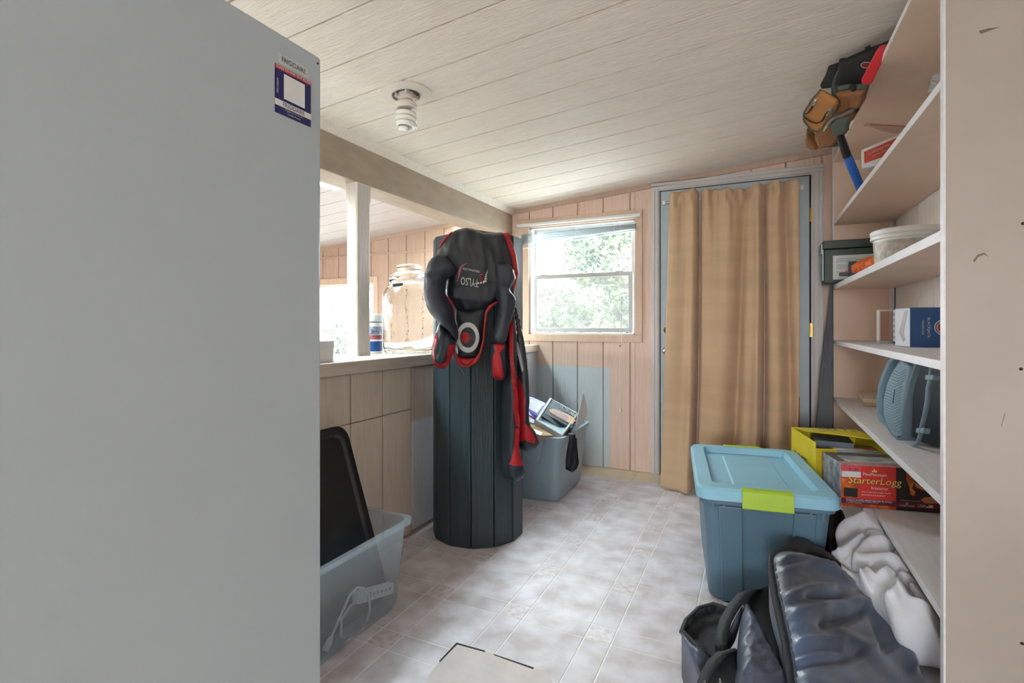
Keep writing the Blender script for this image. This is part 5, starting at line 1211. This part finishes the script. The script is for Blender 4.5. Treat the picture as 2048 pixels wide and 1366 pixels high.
if d.v: d.build('care_label', mat('care_label', (110, 106, 108), .6), bb_)
# ------------------------------------------------------------------ duffel bag
du = thing('duffel_bag', 'dark blue nylon duffel bag with open pockets on the floor in front', 'bag', (.1, 1.7, 0))
m_du = mat('navy_nylon', (66, 88, 122), .33, var=.15, vs=5, bump=.2, bs=260, col2=(40, 50, 70), spec=.8, sheen=.3)
m_dg = mat('slate_nylon', (96, 108, 134), .4, var=.15, vs=6, bump=.2, bs=260, col2=(58, 62, 72)); m_di = mat('black_lining', (14, 15, 17), .75, var=.1, bump=.4, bs=300); m_web = mat('bag_webbing', (36, 42, 46), .65, var=.1, bump=.6, bs=200); m_zip = mat('zip_tape', (70, 80, 88), .6, var=.2, vs=60)
PD = plane3((1600, 1112, 1.80), (1590, 1400, 1.25), (1795, 1273, 1.66))
_d = ridges(*[(k13(p), a_, w_) for p, a_, w_ in (
    ([(140, 330), (330, 340), (520, 420), (690, 530), (800, 560)], .016, 7), ([(150, 440), (350, 400), (560, 420)], .012, 6), ([(190, 650), (330, 620), (540, 600)], .012, 7), ([(230, 820), (420, 790), (700, 700), (860, 720)], .014, 9),
    ([(320, 680), (470, 690), (620, 700)], -.018, 6), ([(470, 915), (600, 900), (720, 850), (830, 790)], -.030, 11), ([(920, 830), (960, 950), (1000, 1120)], -.024, 14), ([(700, 500), (640, 420), (520, 360)], -.014, 6),
    ([(560, 1000), (740, 1080), (900, 1120)], .014, 10), ([(1120, 960), (1180, 1150), (1240, 1300)], .020, 12), ([(250, 1180), (400, 1160), (560, 1180)], -.010, 5), ([(240, 1070), (420, 1060), (600, 1090)], .008, 6), ([(280, 1290), (560, 1270), (760, 1200)], -.016, 9))])
def wrd(x, y): return _d(x, y)+fold(7.5, 80, 50, .008, .6)(x, y)+fold(1.5, 26, 8, .005, -.1)(x, y)*math.exp(-((x-1560)/35.)**2)
top_ = [(1538, 1134), (1540, 1118), (1549, 1110), (1575, 1108), (1600, 1112), (1636, 1123), (1672, 1143), (1700, 1180), (1740, 1212), (1773, 1240), (1795, 1273), (1815, 1318), (1833, 1366), (1855, 1440), (1592, 1440), (1580, 1380), (1568, 1290), (1547, 1194)]
dq = puff(top_, PD, .055, 6., 0, R=40, wr=wrd, floor=.01); dq.build('main_panel', m_du, du, smooth=True)
zp = [W(x, y, PD(x, y))+PD.n*.006 for x, y in top_[14:]+top_[:7]]
MB().tube(zp, .011, 8).build('piping', m_web, du, smooth=True)
MB().tube([p+PD.n*.008+Vector((.010, .0, 0)) for p in zp], .004, 6).build('zip', m_zip, du, smooth=True)
k14 = crop(1360, 1080, 4.775)
PG = plane3((1490, 1215, 1.70), (1520, 1400, 1.24), (1560, 1250, 1.62))
gus = puff([(1575, 1082), (1600, 1080), (1625, 1092), (1665, 1118), (1690, 1150), (1640, 1130), (1600, 1115), (1550, 1112), (1562, 1098)], plane3((1560, 1110, 1.84), (1610, 1085, 1.92), (1660, 1120, 1.84)), .03, 5, .05, wr=fold(4., 18, 12, .006)); gus.build('end_gusset', mat('charcoal_fabric', (62, 62, 70), .7, var=.1), du, smooth=True)
MB().tube([W(x, y, 1.80) for x, y in k13([(340, 230), (390, 190), (450, 185), (560, 225), (690, 290)])], .010, 8, flat=.6).build('carry_handle', m_web, du, smooth=True)
puff(k14([(615, 560), (700, 500), (880, 450), (905, 700), (960, 1200), (960, 1300), (850, 1050), (740, 800), (640, 640)]), plane3((1495, 1200, 1.72), (1545, 1180, 1.78), (1555, 1330, 1.40)), .006, 6, .02).build('opening', m_di, du, smooth=True)
puff(k14([(620, 620), (680, 720), (780, 900), (850, 1070), (960, 1290), (985, 1450), (560, 1450), (545, 1200), (545, 1050), (580, 760)]), PG, .045, 6, 0, floor=.01, wr=fold(8., 26, 12, .012, .5)).build('side_pocket', m_dg, du, smooth=True)
puff(k14([(600, 660), (560, 850), (500, 1000), (380, 1040), (430, 950), (500, 800), (570, 680)]), plane3((1485, 1220, 1.70), (1440, 1295, 1.52), (1478, 1290, 1.54)), .03, 5, .03, wr=fold(3., 16, 16, .006)).build('side_fold', m_dg, du, smooth=True)
MB().tube([W(x, y, PG(x, y)-.03) for x, y in k14([(640, 560), (620, 600), (660, 700), (760, 870), (840, 1030), (900, 1180), (965, 1290)])], .008, 8, flat=.6).build('pocket_edge', m_web, du, smooth=True)
PK = plane3((1362, 1265, 1.60), (1425, 1208, 1.72), (1420, 1320, 1.44))
puff(k14([(15, 870), (60, 760), (180, 645), (320, 605), (450, 655), (400, 800), (370, 1000), (280, 1130), (150, 1010)]), PK, -.03, 5, .03, wr=fold(6., 12, 25, .005)).build('mesh_pocket', m_di, du, smooth=True)
MB().tube([W(x, y, PK(x, y)-.015) for x, y in k14([(450, 655), (320, 605), (180, 645), (60, 760), (15, 870), (150, 1010), (280, 1130)])], .009, 8, flat=.6).build('pocket_rim', m_web, du, smooth=True)
puff(k14([(15, 880), (140, 1020), (285, 1140), (240, 1280), (300, 1450), (240, 1450), (100, 1130)]), plane3((1365, 1268, 1.57), (1418, 1318, 1.42), (1420, 1380, 1.32)), .03, 5, 0, floor=.01, wr=fold(5., 14, 14, .006)).build('pocket_front', m_dg, du, smooth=True)
puff(k14([(250, 1180), (540, 1060), (560, 1230), (590, 1450), (200, 1450)]), plane3((1410, 1330, 1.42), (1475, 1300, 1.47), (1450, 1390, 1.31)), .03, 5, 0, floor=.01).build('end_panel', m_web, du, smooth=True)
def strap(nm, pts, ts, w, par):
    MB().ribbon([W(x, y, t) for (x, y), t in zip(k14(pts), ts)], Vector((.75, .35, .1)), w, .004).build(nm, m_web, par, smooth=True)
strap('strap', [(740, 480), (690, 480), (600, 530), (510, 640), (440, 760), (405, 880), (390, 1000), (400, 1080)], [1.78, 1.74, 1.70, 1.66, 1.60, 1.54, 1.48, 1.46], .034, du)
strap('strap', [(545, 1080), (480, 1060), (400, 1080), (320, 1170), (260, 1270), (225, 1366), (215, 1440)], [1.46, 1.43, 1.40, 1.36, 1.33, 1.29, 1.25], .03, du)
for x, y in ((380, 1330), (235, 1350), (545, 1355)):
    c = k14([(x, y)])[0]; MB().tube([W(c[0], c[1], 1.29), W(c[0]+1, c[1]+8, 1.28)], .004, 6).build('zip_pull', m_chrome, du)
